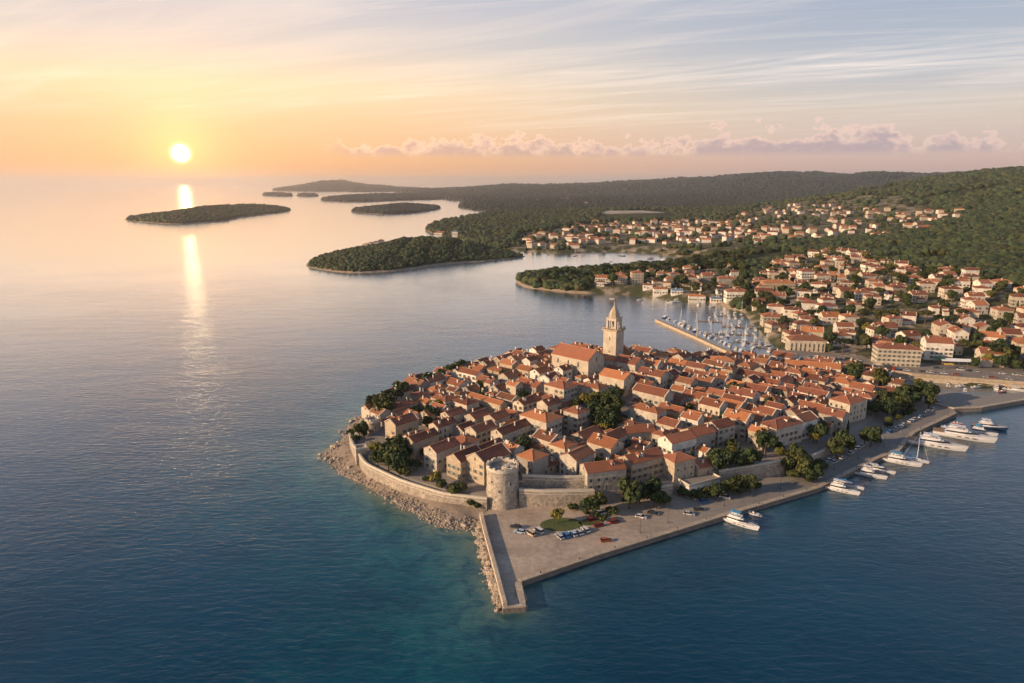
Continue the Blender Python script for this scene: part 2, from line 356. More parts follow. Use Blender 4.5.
MAIN_PX = [(1500, 410), (1024, 391), (960, 384), (905, 378), (870, 366), (778, 358), (777, 349), (768, 340), (760, 330), (753, 323), (746, 316), (742, 311), (730, 309), (722, 305), (706, 303), (688, 302),
        (660, 298.5), (639, 295.5), (600, 294), (573, 293), (545, 290), (524, 287), (516, 282), (522, 278), (545, 275), (600, 272), (650, 268), (690, 265), (720, 263), (722, 260.5), (714, 259.6),
        (682, 257), (653, 254), (607, 252), (560, 253.5), (530, 251.6), (500, 250), (470, 243), (440, 236), (429.5, 232.5), (427, 228), (446, 221), (470, 217.5), (489, 213), (465, 209), (457, 206.5),
        (465, 202), (450, 201), (436, 198), (420, 195), (400, 193), (392, 191), (405, 189), (425, 188.3), (445, 188.0), (480, 187.0), (560, 186.5), (700, 186), (1700, 186), (2600, 195), (2600, 300)]
MAINL = polyw(MAIN_PX)
def catm(poly, k=3):                        # soften an outline
    out = []; n = len(poly)
    for i in range(n):
        p0, p1, p2, p3 = poly[i-1], poly[i], poly[(i+1) % n], poly[(i+2) % n]
        for j in range(k):
            s_ = j/k; out.append(0.5*((2*p1)+(p2-p0)*s_+(2*p0-5*p1+4*p2-p3)*s_**2+(3*p1-p0-3*p2+p3)*s_**3))
    return np.array(out)
# control heights of the mainland, ('g', px, py, z) ground seen there, ('d', px, py, D) seen there at distance D
CTRL = [('g', 560, 284, 6), ('g', 620, 284, 8), ('g', 680, 286, 9), ('g', 530, 283, 3), ('g', 720, 290, 8), ('g', 700, 270, 8),
 ('g', 785, 345, 3), ('g', 850, 356, 3.5), ('g', 1000, 374, 4), ('g', 1100, 380, 4), ('g', 900, 372, 3), ('g', 765, 315, 5), ('g', 850, 325, 9), ('g', 950, 335, 9), ('g', 1040, 338, 11),
 ('g', 760, 292, 11), ('g', 850, 292, 19), ('g', 950, 300, 20), ('g', 1040, 302, 22), ('g', 800, 270, 20), ('g', 900, 278, 26), ('g', 750, 270, 16), ('g', 1040, 275, 34), ('g', 1300, 300, 40), ('g', 1300, 370, 12),
 ('d', 1300, 177.0, 1900), ('d', 1120, 173.0, 2000), ('d', 1024, 174.0, 2000), ('d', 976, 176.0, 2150), ('d', 934, 180.0, 2350), ('d', 906, 185.0, 2500), ('d', 865, 193.0, 2700), ('d', 823, 196.0, 2800), ('d', 768, 205.0, 2900),
 ('d', 1024, 230.0, 1150), ('d', 1120, 225.0, 1150), ('d', 1024, 198.0, 1600), ('d', 940, 232.0, 1250), ('d', 940, 205.0, 1800), ('g', 860, 240, 30), ('g', 800, 240, 26), ('d', 840, 215.0, 1800), ('g', 740, 240, 20), ('g', 690, 240, 14),
 ('g', 620, 235, 14), ('g', 560, 240, 8), ('g', 500, 242, 6), ('g', 462, 230, 7), ('g', 450, 224, 4), ('g', 490, 226, 8), ('g', 472, 220, 3), ('g', 492, 218, 5), ('g', 560, 222, 15), ('g', 640, 219, 17), ('g', 720, 216, 26), ('g', 640, 211, 22), ('g', 700, 207, 24), ('g', 560, 208, 17),
 ('g', 505, 210, 12), ('g', 480, 203.5, 6), ('g', 500, 215, 9), ('g', 560, 200, 22), ('g', 660, 199, 26), ('g', 750, 196, 40), ('d', 860, 196.0, 3600),
 ('d', 768, 172.5, 6500), ('d', 740, 178.0, 6500), ('d', 710, 183.0, 6600), ('d', 795, 175.7, 6500), ('d', 831, 182.5, 6200), ('d', 873, 176.7, 5800), ('d', 904, 181.5, 5400), ('d', 950, 180.2, 5000), ('d', 1100, 181.2, 5000), ('d', 1400, 181.2, 5000),
 ('d', 640, 181.5, 8000), ('d', 600, 185.5, 8600), ('d', 560, 186.5, 9000), ('d', 520, 185.7, 9400), ('d', 480, 188.2, 9600), ('d', 455, 190.2, 9900), ('d', 435, 190.0, 9000), ('d', 470, 193.0, 7500), ('d', 540, 190.0, 7400), ('d', 640, 191.2, 6500), ('d', 760, 189.2, 5200),
 ('d', 700, 189.2, 13000), ('d', 900, 189.2, 12000), ('d', 1300, 189.2, 12000), ('d', 500, 190.2, 13000)]
cp = []
for k_, a_, b_, v_ in CTRL:
    if k_ == 'g': x, y = on(a_, b_, v_); cp.append((x/y, math.log(y), v_))
    else: x, y, z = at_d(a_, b_, v_); cp.append((x/y, math.log(y), z))
cp = np.array(cp)
def tps_fit(c):
    n = len(c); X = c[:, :2]*[1.0, 0.8]; r = np.sqrt(((X[:, None]-X[None])**2).sum(2)); K = np.where(r > 0, r*r*np.log(r+1e-12), 0)+np.eye(n)*1e-4
    P = np.hstack([np.ones((n, 1)), X]); A = np.block([[K, P], [P.T, np.zeros((3, 3))]]); w = np.linalg.solve(A, np.hstack([c[:, 2], [0, 0, 0]]))
    return X, w
TX, TW = tps_fit(cp)
def tps(u, l):
    Q_ = np.stack([u, l*0.8], 1); out = np.zeros(len(Q_))
    for i in range(0, len(Q_), 20000):
        q_ = Q_[i:i+20000]; r = np.sqrt(((q_[:, None]-TX[None])**2).sum(2)); K = r*r*np.log(r+1e-12)
        out[i:i+20000] = K @ TW[:-3]+TW[-3]+q_ @ TW[-2:]
    return out
MAINS = catm(MAINL, 2)
ROADZ = polyw([(776, 356.5), (800, 359.5), (850, 365.5), (885, 370), (912, 374.3), (1024, 383), (1130, 390), (1500, 405), (1500, 380), (1130, 372), (1024, 368.5), (960, 365), (900, 361.5), (850, 356.5), (810, 351.5), (778, 349.5)], 4.4)
def h_main(x, y, sd=None):
    x = np.atleast_1d(np.asarray(x, float)); y = np.atleast_1d(np.asarray(y, float)); yy = np.maximum(y, 200)
    z = np.maximum(tps(x/yy, np.log(yy)), 2.2)
    z = np.where(sdist(np.stack([x, y], 1), ROADZ) > -2, np.minimum(z, 3.6), z)
    z = z+(VN1.f(x/160.0, y/160.0, 4)-0.5)*np.clip((z-12)*0.22, 0, 22)+(VN1.f(x/1100.0+5, y/1100.0, 4)-0.5)*np.clip((z-20)*1.0, 0, 130)*smooth((yy-1800)/2500)
    if sd is None: sd = sdist(np.stack([x, y], 1), MAINS)
    sc_ = np.clip(yy/1200.0, 0.8, 6.0)
    return np.minimum(z, np.where(sd > 0, 0.3+sd*0.35/sc_*1.0, sd*0.5)) if True else z
CH = on(598, 372, 12)
def h_town(x, y):
    x = np.atleast_1d(np.asarray(x, float)); y = np.atleast_1d(np.asarray(y, float)); P = np.stack([x, y], 1)
    sT = sdist(P, TOWN); sW = sdist(P, WALLP)
    shore = np.clip(0.22*sT+0.15, -6, 2.6)+(VN1.f(x/5, y/5, 3)-0.5)*1.3*smooth((sT+3)/6)*(1-smooth(sW/2+1))
    shore = np.where(sdist(P, QUAYP) > -1.0, np.minimum(shore, 1.2), shore)
    tp = 1-0.85*smooth((x-105)/110)
    back = smooth((y-(CH[1]-10))/90)
    mound = 7.5*np.exp(-((x-CH[0])**2/(2*75**2)+(y-CH[1])**2/(2*60**2)))
    inner = 2.0+(4.6*tp)*smooth((sW-0.4)/1.6)*(1-0.5*back)+mound*smooth(sW/25)
    inner = np.minimum(inner, 2.0+np.clip(sT, 0, 99)*0.6)
    return np.where(sW > 0, inner, shore)
def ground(x, y):
    P = np.array([[x, y]])
    if sdist(P, QUAYP)[0] > 0 and sdist(P, WALLP)[0] < 0: return 1.8
    if sdist(P, TOWN)[0] > 0: return float(h_town([x], [y])[0])
    return float(max(h_main([x], [y])[0], 0.0))
def place(px, py, h):                        # ground point under a thing whose point h above ground is seen there
    z = 8.0
    for _ in range(12):
        x, y = on(px, py, z+h); z = 0.5*z+0.5*ground(x, y)
    return x, y, ground(x, y)

# ------------------------------------------------------------ ground materials
def groundmat(name, stops, s1=0.02, s2=0.3, bump=0.3, rough=0.95):
    m, t, p = newmat(name); P = pos(t); n = t.noise(P, s1, 6, 0.6); n2 = t.noise(P, s2, 6, 0.65)
    f = t.m('ADD', t.m('MULTIPLY', n, 0.55), t.m('MULTIPLY', n2, 0.45))
    t.l.new(t.ramp(t.add('ShaderNodeMapRange', ins={'Value': f, 'From Min': .32, 'From Max': .68}).outputs[0], stops), p.inputs['Base Color']); p.inputs['Roughness'].default_value = rough
    b = t.add('ShaderNodeBump', ins={'Strength': bump, 'Distance': 0.3}); t.l.new(n2, b.inputs['Height']); t.l.new(b.outputs[0], p.inputs['Normal']); return m
M_PAVE = groundmat('street_paving', [(0, (.15, .135, .12)), (.5, (.22, .195, .17)), (1, (.30, .26, .22))], 0.05, 0.6)
M_SHORE = groundmat('stony_shore', [(0, (.16, .13, .10)), (.5, (.28, .22, .165)), (1, (.38, .30, .22))], 0.08, 0.8, 0.8)
M_LANDM = groundmat('dry_ground_scrub', [(0, (.045, .055, .025)), (.4, (.075, .075, .035)), (.7, (.15, .125, .075)), (1, (.24, .19, .12))], 0.01, 0.06)
def mainmat():
    m, t, p = newmat('hill_ground'); P = pos(t); n = t.noise(P, 0.006, 8, 0.65); n2 = t.noise(P, 0.12, 6, 0.65)
    sp = t.add('ShaderNodeSeparateXYZ'); t.l.new(P, sp.inputs[0])
    f = t.m('ADD', t.m('MULTIPLY', n, 0.5), t.m('MULTIPLY', n2, 0.5))
    c = t.ramp(t.add('ShaderNodeMapRange', ins={'Value': f, 'From Min': .32, 'From Max': .68}).outputs[0], [(0, (.016, .027, .012)), (.5, (.034, .044, .019)), (.75, (.075, .072, .036)), (1, (.17, .14, .085))])
    beach = t.add('ShaderNodeMapRange', interpolation_type='SMOOTHSTEP', ins={'Value': t.m('ADD', sp.outputs[2], t.m('MULTIPLY', n2, 1.2)), 'From Min': 2.0, 'From Max': 3.4, 'To Min': 1.0, 'To Max': 0.0}).outputs[0]
    c = t.mix(beach, c, t.mix(n2, (.22, .17, .12), (.42, .34, .25)))
    # gardens, yards and lanes of the suburb on the lower slope
    at = t.add('ShaderNodeAttribute', attribute_name='suburb').outputs['Fac']
    sub = t.ramp(t.add('ShaderNodeMapRange', ins={'Value': t.noise(P, 0.05, 5, 0.6), 'From Min': .35, 'From Max': .65}).outputs[0], [(0, (.05, .06, .028)), (.5, (.08, .08, .042)), (.68, (.20, .17, .12)), (1, (.32, .27, .21))])
    c = t.mix(at, c, sub)
    t.l.new(c, p.inputs['Base Color']); p.inputs['Roughness'].default_value = 0.95; p.inputs['Specular IOR Level'].default_value = 0.1
    b = t.add('ShaderNodeBump', ins={'Strength': 0.6, 'Distance': 3.0}); t.l.new(n2, b.inputs['Height']); t.l.new(b.outputs[0], p.inputs['Normal']); return m
M_HILL = mainmat()

# ------------------------------------------------------------ mainland mesh (fan-shaped grid around the viewpoint)
SUBURB = [polyw([(745, 300), (770, 270), (840, 262), (900, 285), (1000, 300), (1100, 318), (1300, 400), (1024, 392), (905, 380), (776, 358), (755, 325)], 10),
          polyw([(500, 246), (520, 232), (600, 222), (740, 222), (760, 212), (900, 222), (960, 236), (880, 246), (740, 250), (640, 250)], 15),
          polyw([(585, 287), (600, 277), (740, 268), (745, 300), (690, 301), (640, 294), (600, 291)], 6)]
def in_suburb(x, y, soft=8.0):
    P = np.stack([np.atleast_1d(x), np.atleast_1d(y)], 1); s_ = np.zeros(len(P))
    for q_ in SUBURB: s_ = np.maximum(s_, smooth(sdist(P, q_)/soft+0.5))
    return s_
def fan(u0, u1, nu, y0, y1, ny, hf):
    us = np.linspace(u0, u1, nu); ls = np.linspace(math.log(y0), math.log(y1), ny)
    U, L = np.meshgrid(us, ls); Y = np.exp(L); X = U*Y; x = X.ravel(); y = Y.ravel(); return x, y, hf(x, y)
def gridfaces(nu, ny):
    i = np.arange(ny-1)[:, None]*nu+np.arange(nu-1)[None]; i = i.ravel(); return np.stack([i, i+1, i+nu+1, i+nu], 1)
def sheet(name, x, y, z, F, keep, mats, label=None, attr=None):
    kf = keep[F].any(1); F = F[kf]; used = np.unique(F); mp_ = np.full(len(x), -1); mp_[used] = np.arange(len(used))
    me = mkmesh(name, np.stack([x[used], y[used], z[used]], 1), mp_[F], mats, smoothf=True)
    if attr:
        for k, v in attr.items():
            a = me.attributes.new(k, 'FLOAT', 'POINT'); a.data.foreach_set('value', v[used].astype(np.float32))
    return link(name, me)
nu, ny = 620, 460
x, y, z = fan(-0.32, 1.75, nu, 425, 15000, ny, h_main)
tag(sheet('hills', x, y, z, gridfaces(nu, ny), z > -0.9, [M_HILL], attr={'suburb': in_suburb(x, y)}), kind='structure')

# ------------------------------------------------------------ town ground and quay
bx0, by0 = TOWN.min(0)-6; bx1, by1 = TOWN.max(0)+6
gx = np.arange(bx0, bx1, 1.15); gy = np.arange(by0, by1, 1.15); GX, GY = np.meshgrid(gx, gy); x = GX.ravel(); y = GY.ravel(); z = h_town(x, y)
sWt = sdist(np.stack([x, y], 1), WALLP)
me_F = gridfaces(len(gx), len(gy))
og = sheet('town_ground', x, y, z, me_F, z > -2.5, [M_SHORE, M_PAVE])
used = np.unique(me_F[(z > -2.5)[me_F].any(1)]); wv_ = sWt[used]
fm = []
vi = np.zeros(len(og.data.loops), dtype=np.int32); og.data.loops.foreach_get('vertex_index', vi)
og.data.polygons.foreach_set('material_index', (wv_[vi.reshape(-1, 4)].mean(1) > 0).astype(np.int32))
tag(og, kind='structure')
def quaymat():
    m, t, p = newmat('quay_concrete'); P = pos(t); n = t.noise(P, 0.045, 6, 0.6, 0.8); n2 = t.noise(P, 0.5, 6, 0.7); vo = t.add('ShaderNodeTexVoronoi', feature='DISTANCE_TO_EDGE', ins={'Scale': 0.35}); t.l.new(P, vo.inputs['Vector'])
    c = t.ramp(t.add('ShaderNodeMapRange', ins={'Value': t.m('ADD', t.m('MULTIPLY', n, .6), t.m('MULTIPLY', n2, .4)), 'From Min': .33, 'From Max': .67}).outputs[0], [(0, (.17, .135, .105)), (.4, (.33, .265, .205)), (1, (.55, .45, .35))])
    spx = t.add('ShaderNodeSeparateXYZ'); t.l.new(P, spx.inputs[0]); gr = t.add('ShaderNodeMapRange', interpolation_type='SMOOTHSTEP', ins={'Value': t.m('ADD', spx.outputs[0], t.m('MULTIPLY', n, 60.0)), 'From Min': 60.0, 'From Max': 120.0}).outputs[0]
    c = t.mix(gr, c, t.mix(n2, (.17, .155, .135), (.30, .27, .23)))
    c = t.mix(t.m('MULTIPLY', t.add('ShaderNodeMapRange', ins={'Value': vo.outputs['Distance'], 'From Min': 0.0, 'From Max': 0.02, 'To Min': 0.28, 'To Max': 0.0}).outputs[0], 1.0), c, (.12, .10, .08))
    t.l.new(c, p.inputs['Base Color']); p.inputs['Roughness'].default_value = 0.9
    b = t.add('ShaderNodeBump', ins={'Strength': 0.3, 'Distance': 0.1}); t.l.new(n2, b.inputs['Height']); t.l.new(b.outputs[0], p.inputs['Normal']); return m
M_QUAY = quaymat()
M_COPING = stonemat('quay_coping', (.50, .42, .32), (.44, .36, .27), (.28, .23, .18), 1.5, True)
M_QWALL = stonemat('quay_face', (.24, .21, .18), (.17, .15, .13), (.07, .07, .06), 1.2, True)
M_ASPH = groundmat('worn_asphalt', [(0, (.13, .12, .11)), (.5, (.19, .175, .155)), (1, (.27, .24, .21))], 0.04, 0.5, 0.15)
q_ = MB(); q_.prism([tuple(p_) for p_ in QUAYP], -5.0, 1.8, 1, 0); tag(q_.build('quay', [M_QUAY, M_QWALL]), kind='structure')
def strip(pts, w, closed=False):             # offset polyline to a ribbon (left side is +w)
    pts = [np.array(p_, float) for p_ in pts]; out = []
    for i, p_ in enumerate(pts):
        a = pts[i-1] if i > 0 else p_; b = pts[i+1] if i < len(pts)-1 else p_; d = b-a; d /= np.hypot(*d)+1e-9; out.append(p_+np.array([-d[1], d[0]])*w)
    return [tuple(p_) for p_ in pts], [tuple(p_) for p_ in out]
def ribbon(mb, pts, w0, w1, z0, z1, m=0, mt=None):
    _, a = strip(pts, w0); _, b = strip(pts, w1); n = len(pts)
    zz0 = z0 if hasattr(z0, '__len__') else [z0]*n; zz1 = z1 if hasattr(z1, '__len__') else [z1]*n
    V = []; F = []; M_ = []
    for i in range(n): V += [(*a[i], zz0[i]), (*b[i], zz0[i]), (*b[i], zz1[i]), (*a[i], zz1[i])]
    mt = m if mt is None else mt
    for i in range(n-1):
        k = 4*i; s_ = [(k, k+1, k+5, k+4), (k+1, k+2, k+6, k+5), (k+2, k+3, k+7, k+6), (k+3, k, k+4, k+7)]; F += s_; M_ += [m, m, mt, m]
    F += [(3, 2, 1, 0), (4*n-4, 4*n-3, 4*n-2, 4*n-1)]; M_ += [m, m]
    o_ = len(mb.V); mb.V += V; mb.F += [tuple(v+o_ for v in f) for f in F]; mb.M += M_; return mb
EDGE = [tuple(p_) for p_ in polyw([(503, 609), (526, 607), (521.5, 582), (600, 555), (722, 517), (820, 488), (880, 458), (899, 452), (907, 441.5), (915, 433), (957, 413.5)], 1.8)]
k_ = MB(); ribbon(k_, EDGE[2:], 0.0, 2.0, 1.3, 2.08); k_.M = [0]*len(k_.F)
tag(k_.build('quay_kerb', [M_COPING]), kind='structure')

# ------------------------------------------------------------ islands
ISL = [
 ('islet', [(306, 266), (316, 269), (325.5, 270.5), (340, 272.3), (358, 273), (380, 272), (399, 270.7), (420, 268), (437.7, 265), (460, 263), (481, 261.7), (505, 259.5), (525, 257), (517, 254), (495, 250), (460, 247), (420, 246), (370, 248), (330, 254), (312, 260)],
   [(323, 260, 1160, 0), (345, 252, 1160, 0), (366, 250, 1170, 0), (395, 246, 1180, 0), (421, 242.5, 1200, 0), (445, 241.5, 1220, 0), (468, 243, 1240, 0), (490, 247, 1260, 0), (505, 251, 1270, 0)], 1.0),
 ('islet', [(124, 219.5), (140, 222), (168, 224), (190, 223.5), (209, 222), (230, 220.5), (242, 217.5), (270, 214), (291, 211), (284, 208.5), (262, 208.5), (230, 209.5), (190, 212), (150, 215)],
   [(149, 214.5, 2550, 0), (168, 210.5, 2600, 0), (190, 207.5, 2650, 0), (205, 207, 2700, 0), (220, 209, 2800, 0), (240, 204, 2950, 0), (258, 202.8, 3000, 0), (272, 204, 3050, 0), (283, 207, 3050, 0)], 2.3),
 ('islet', [(351, 212), (370, 213.7), (386, 214.3), (415, 213), (440, 209), (436, 207), (410, 206.5), (375, 207.5), (356, 209.5)], [(372, 206.5, 4000, 0), (395, 204.5, 4050, 0), (418, 201.5, 4200, 0), (430, 204, 4300, 0)], 3.2),
 ('islet', [(320, 200.5), (340, 202), (370, 202), (400, 200.5), (440, 199.5), (452, 197), (445, 195.5), (380, 195.5), (335, 198)], [(338, 195, 6600, 0), (358, 190.5, 6800, 0), (378, 192.2, 6900, 0), (400, 194, 7000, 0), (425, 196, 7000, 0)], 5.0),
 ('far_island', [(272, 190.8), (300, 191.6), (340, 191.8), (380, 192), (425, 190.6), (425, 189.2), (350, 189.0), (290, 189.3)], [(290, 187.2, 12000, 0), (305, 184, 12200, 0), (318, 183.2, 12300, 0), (329, 182.6, 12500, 0), (343, 180.6, 12500, 0), (355, 183.4, 12500, 0), (378, 186.2, 12300, 0), (400, 188, 12200, 0), (412, 189, 12200, 0)], 10.0),
 ('islet', [(262, 195.7), (275, 196.5), (293, 196.2), (284, 195), (270, 194.8)], [(273, 194.4, 9200, 0), (284, 195, 9200, 0)], 8.0),
 ('islet', [(296, 196.2), (305, 196.8), (319, 196.4), (308, 195.6)], [(304, 195.2, 9000, 0)], 8.0),
]
ISLF = []
for name_, out_, tops_, sc_ in ISL:
    P_ = catm(polyw(out_), 3)
    T_ = np.array([at_d(a, b, d) for a, b, d, _ in tops_])
    lo = P_.min(0)-3*sc_; hi = P_.max(0)+3*sc_; n1 = 170; n2 = 90
    gx = np.linspace(lo[0], hi[0], n1); gy = np.linspace(lo[1], hi[1], n2); GX, GY = np.meshgrid(gx, gy); x = GX.ravel(); y = GY.ravel()
    def hf(x, y, P_=P_, T_=T_, sc_=sc_):
        sdv = sdist(np.stack([x, y], 1), P_); span = (T_[:, 0].max()-T_[:, 0].min())/max(len(T_)-1, 1) if len(T_) > 1 else 60*sc_/5
        w = np.exp(-((x[:, None]-T_[None, :, 0])**2)/(2*(0.85*span+1)**2)); top_ = (w**1.0*T_[None, :, 2]).max(1)
        mid = (w*T_[None, :, 1]).sum(1)/(w.sum(1)+1e-9)
        wid = 0.5*(P_[:, 1].max()-P_[:, 1].min()); k = np.clip(sdv/(0.62*wid), 0, 1); dome = 1-(1-k)**1.8
        zz = top_*dome*(0.80+0.40*VN1.f(x/(34*sc_), y/(34*sc_), 4))
        return np.where(sdv > 0, np.minimum(zz+0.4, 0.3+sdv*0.5), sdv*0.4)
    z = hf(x, y)
    tag(sheet(name_, x, y, z, gridfaces(n1, n2), z > -0.8*sc_, [M_HILL]), kind='structure')
    ISLF.append((P_, hf, sc_, lo, hi))

# ------------------------------------------------------------ mole of the right-hand basin
MOLE = polyw([(934, 404), (954, 409), (982, 408), (1024, 400.5), (1130, 383), (1130, 378), (1024, 392.5), (990, 396), (960, 393), (926, 391.5)], 2.0)

# ------------------------------------------------------------ sea
th = np.concatenate([np.linspace(-180, -48, 34)[:-1], np.linspace(-48, 48, 520), np.linspace(48, 180, 34)[1:]]); rr = np.exp(np.linspace(math.log(30), math.log(60000), 420))
TH, RR = np.meshgrid(np.radians(th), rr); x = (np.sin(TH)*RR).ravel(); y = (np.cos(TH)*RR).ravel()
P = np.stack([x, y], 1); near = (np.hypot(x, y) < 2500) & (y > 0)
dT = np.full(len(x), 9e3); dT[near] = -sdist(P[near], TOWN); dM = np.full(len(x), 9e3); nn = (np.hypot(x, y) < 12000) & (y > 0); dM[nn] = -sdist(P[nn], MAINL)
left = smooth((-x+30)/60.0)*smooth((y-100)/60)
nz = VN1.f(x/22, y/22, 4)
sh = np.exp(-np.clip(dT, 0, 9e3)/(5+6*nz))*(0.25+0.75*left)
dI = np.full(len(x), 9e3)
for P_, hf, sc_, lo, hi in ISLF[:2]:
    d_ = -sdist(P[nn], P_); dI[nn] = np.minimum(dI[nn], d_)
sh = np.maximum(sh, 0.6*np.exp(-np.clip(np.minimum(dM, dI), 0, 9e3)/6))
tl = np.exp(-np.clip(dT, 0, 9e3)/(12+38*nz))*(0.12+0.75*left)
tl = np.maximum(tl, 0.35*np.exp(-np.clip(dM, 0, 9e3)/25))
me = mkmesh('sea', np.stack([x, y, np.zeros(len(x))], 1), gridfaces(len(th), len(rr)), smoothf=True)
for k, v in (('shallow', sh), ('teal', tl)):
    a = me.attributes.new(k, 'FLOAT', 'POINT'); a.data.foreach_set('value', v.astype(np.float32))
m, t, p = newmat('sea_water'); P = pos(t)
s1 = t.add('ShaderNodeAttribute', attribute_name='shallow').outputs['Fac']; s2 = t.add('ShaderNodeAttribute', attribute_name='teal').outputs['Fac']
big = t.noise(P, 0.012, 5, 0.6); med = t.noise(P, 0.06, 5, 0.6)
deep = t.mix(t.add('ShaderNodeMapRange', ins={'Value': big, 'From Min': .35, 'From Max': .65}).outputs[0], (.0004, .028, .062), (.0012, .046, .092))
bed = t.noise(P, 0.11, 7, 0.7, 1.0); c = t.mix(t.m('MULTIPLY', s2, t.add('ShaderNodeMapRange', ins={'Value': bed, 'From Min': .38, 'From Max': .62, 'To Min': .35, 'To Max': 1.25}).outputs[0], clamp=True), deep, (.006, .150, .155))
c = t.mix(t.m('MULTIPLY', s1, t.add('ShaderNodeMapRange', ins={'Value': bed, 'From Min': .36, 'From Max': .6, 'To Min': .15, 'To Max': 1.2}).outputs[0], clamp=True), c, (.15, .17, .115))
t.l.new(c, p.inputs['Base Color']); p.inputs['Roughness'].default_value = 0.6; p.inputs['Specular IOR Level'].default_value = 0.0
gl = t.add('ShaderNodeBsdfGlossy', ins={'Roughness': 0.165, 'Color': (1, 1, 1, 1)}); fr = t.add('ShaderNodeFresnel', ins={'IOR': 1.34})
fac = t.m('MINIMUM', t.m('MULTIPLY', fr.outputs[0], t.m('ADD', 0.40, t.m('MULTIPLY', t.m('SQRT', fr.outputs[0]), 2.5))), 0.97)
mx = t.add('ShaderNodeMixShader'); t.l.new(fac, mx.inputs[0]); t.l.new(p.outputs[0], mx.inputs[1]); t.l.new(gl.outputs[0], mx.inputs[2])
t.l.new(mx.outputs[0], [n for n in t.n if n.type == 'OUTPUT_MATERIAL'][0].inputs[0])
mp1 = t.add('ShaderNodeMapping'); mp1.inputs['Scale'].default_value = (0.42, 1.0, 1); mp1.inputs['Rotation'].default_value = (0, 0, R(-8)); t.l.new(P, mp1.inputs[0])
w1 = t.noise(mp1.outputs[0], 0.42, 5, 0.62, 0.5); w2 = t.noise(mp1.outputs[0], 0.07, 3, 0.5); w3 = t.noise(P, 0.008, 3)
spy = t.add('ShaderNodeSeparateXYZ'); t.l.new(P, spy.inputs[0])
amp = t.add('ShaderNodeMapRange', ins={'Value': w3, 'From Min': .35, 'From Max': .65, 'To Min': 0.6, 'To Max': 1.2}).outputs[0]
# breeze close in, calm farther out
calm = t.add('ShaderNodeMapRange', interpolation_type='SMOOTHSTEP', ins={'Value': spy.outputs[1], 'From Min': 120.0, 'From Max': 1700.0, 'To Min': 1.0, 'To Max': 0.05}).outputs[0]
b = t.add('ShaderNodeBump', ins={'Strength': 1.0, 'Distance': 0.31, 'Height': t.m('MULTIPLY', t.m('MULTIPLY', amp, calm), t.m('ADD', t.m('MULTIPLY', w1, 1.0), t.m('MULTIPLY', w2, 1.0)))}); t.l.new(b.outputs[0], gl.inputs['Normal']); t.l.new(b.outputs[0], fr.inputs['Normal'])
me.materials.append(m); M_SEA = m
tag(link('sea', me), kind='structure')

# ------------------------------------------------------------ haze
hb = MB(); hb.box(-66000, 66000, -66000, 66000, -9.0, 380.0)
m = bpy.data.materials.new('haze_air'); m.use_nodes = True; t = NT(m.node_tree); t.n.clear()
o_ = t.add('ShaderNodeOutputMaterial'); v_ = t.add('ShaderNodeVolumePrincipled'); t.l.new(v_.outputs[0], o_.inputs['Volume'])
v_.inputs['Color'].default_value = (1.0, 0.96, 0.93, 1); v_.inputs['Density'].default_value = 5.5e-5; v_.inputs['Anisotropy'].default_value = 0.88
HZ = hb.build('haze', [m]); tag(HZ, kind='stuff', label='thin pale evening haze that fades the far islands and hills', cat='haze')
# ------------------------------------------------------------ registry used to write one label per thing
REG = []                                     # (object, style words, noun, domain)
def reg(o, style, noun, dom, cat, group=None):
    o['category'] = cat
    if group: o['group'] = group
    REG.append((o, style, noun, dom)); return o

# ------------------------------------------------------------ trees
def crown_mesh(name, rx, rz, lobes, leaves, size, seed, mat, flat=0.0, shape='round'):
    rg = np.random.RandomState(seed); C_ = []
    for i in range(lobes):
        if shape == 'cone':
            h = rg.rand(); a = rg.rand()*6.28; r_ = (1-h)*rx*0.75*rg.rand()**.5; C_.append((math.cos(a)*r_, math.sin(a)*r_, -rz+2*rz*h, rx*(0.25+0.35*(1-h))))
        else:
            d = rg.normal(size=3); d /= np.linalg.norm(d); k = rg.rand()**0.5*0.68
            if flat: d[2] = abs(d[2])*0.8-0.2
            C_.append((d[0]*rx*k, d[1]*rx*k, d[2]*rz*k, rx*(0.26+0.24*rg.rand())))
    C_ = np.array(C_); w = C_[:, 3]**2; w /= w.sum()
    idx = rg.choice(len(C_), leaves, p=w); d = rg.normal(size=(leaves, 3)); d /= np.linalg.norm(d, axis=1)[:, None]
    rad = C_[idx, 3]*(0.55+0.5*rg.rand(leaves)**0.6); zz = min(1.0, rz/rx*1.15) if shape != 'cone' else 1.5
    p_ = C_[idx, :3]+d*rad[:, None]*np.array([1, 1, zz])
    n_ = d+rg.normal(size=(leaves, 3))*0.55; n_ /= np.linalg.norm(n_, axis=1)[:, None]
    a = np.cross(n_, rg.normal(size=(leaves, 3))); a /= np.linalg.norm(a, axis=1)[:, None]; b = np.cross(n_, a)
    s_ = (size*(0.6+0.8*rg.rand(leaves)))[:, None]
    V = np.stack([p_-a*s_-b*s_*.6, p_+a*s_*.3-b*s_, p_+a*s_+b*s_*.5, p_-a*s_*.4+b*s_], 1).reshape(-1, 3)
    F = np.arange(leaves*4).reshape(-1, 4)
    return mkmesh(name, V, F, [mat])
def trunk_mesh(name, h, r, spread, seed, limbs=5):
    rg = random.Random(seed); mb = MB(); mb.bar((0, 0, -0.8), (rg.uniform(-.2, .2), rg.uniform(-.2, .2), h*0.55), r, 7, 0, r*0.65)
    for i in range(limbs):
        a = 6.283*i/limbs+rg.uniform(-.4, .4); mb.bar((0, 0, h*(0.42+0.1*rg.random())), (math.cos(a)*spread, math.sin(a)*spread, h*(0.75+0.3*rg.random())), r*0.5, 5, 0, r*0.15)
    return mb.mesh(name, [M_BARK])
PROTO = {}
def mk_proto(key, name, cm, tm, cz):
    PROTO[key] = (name, cm, tm, cz)
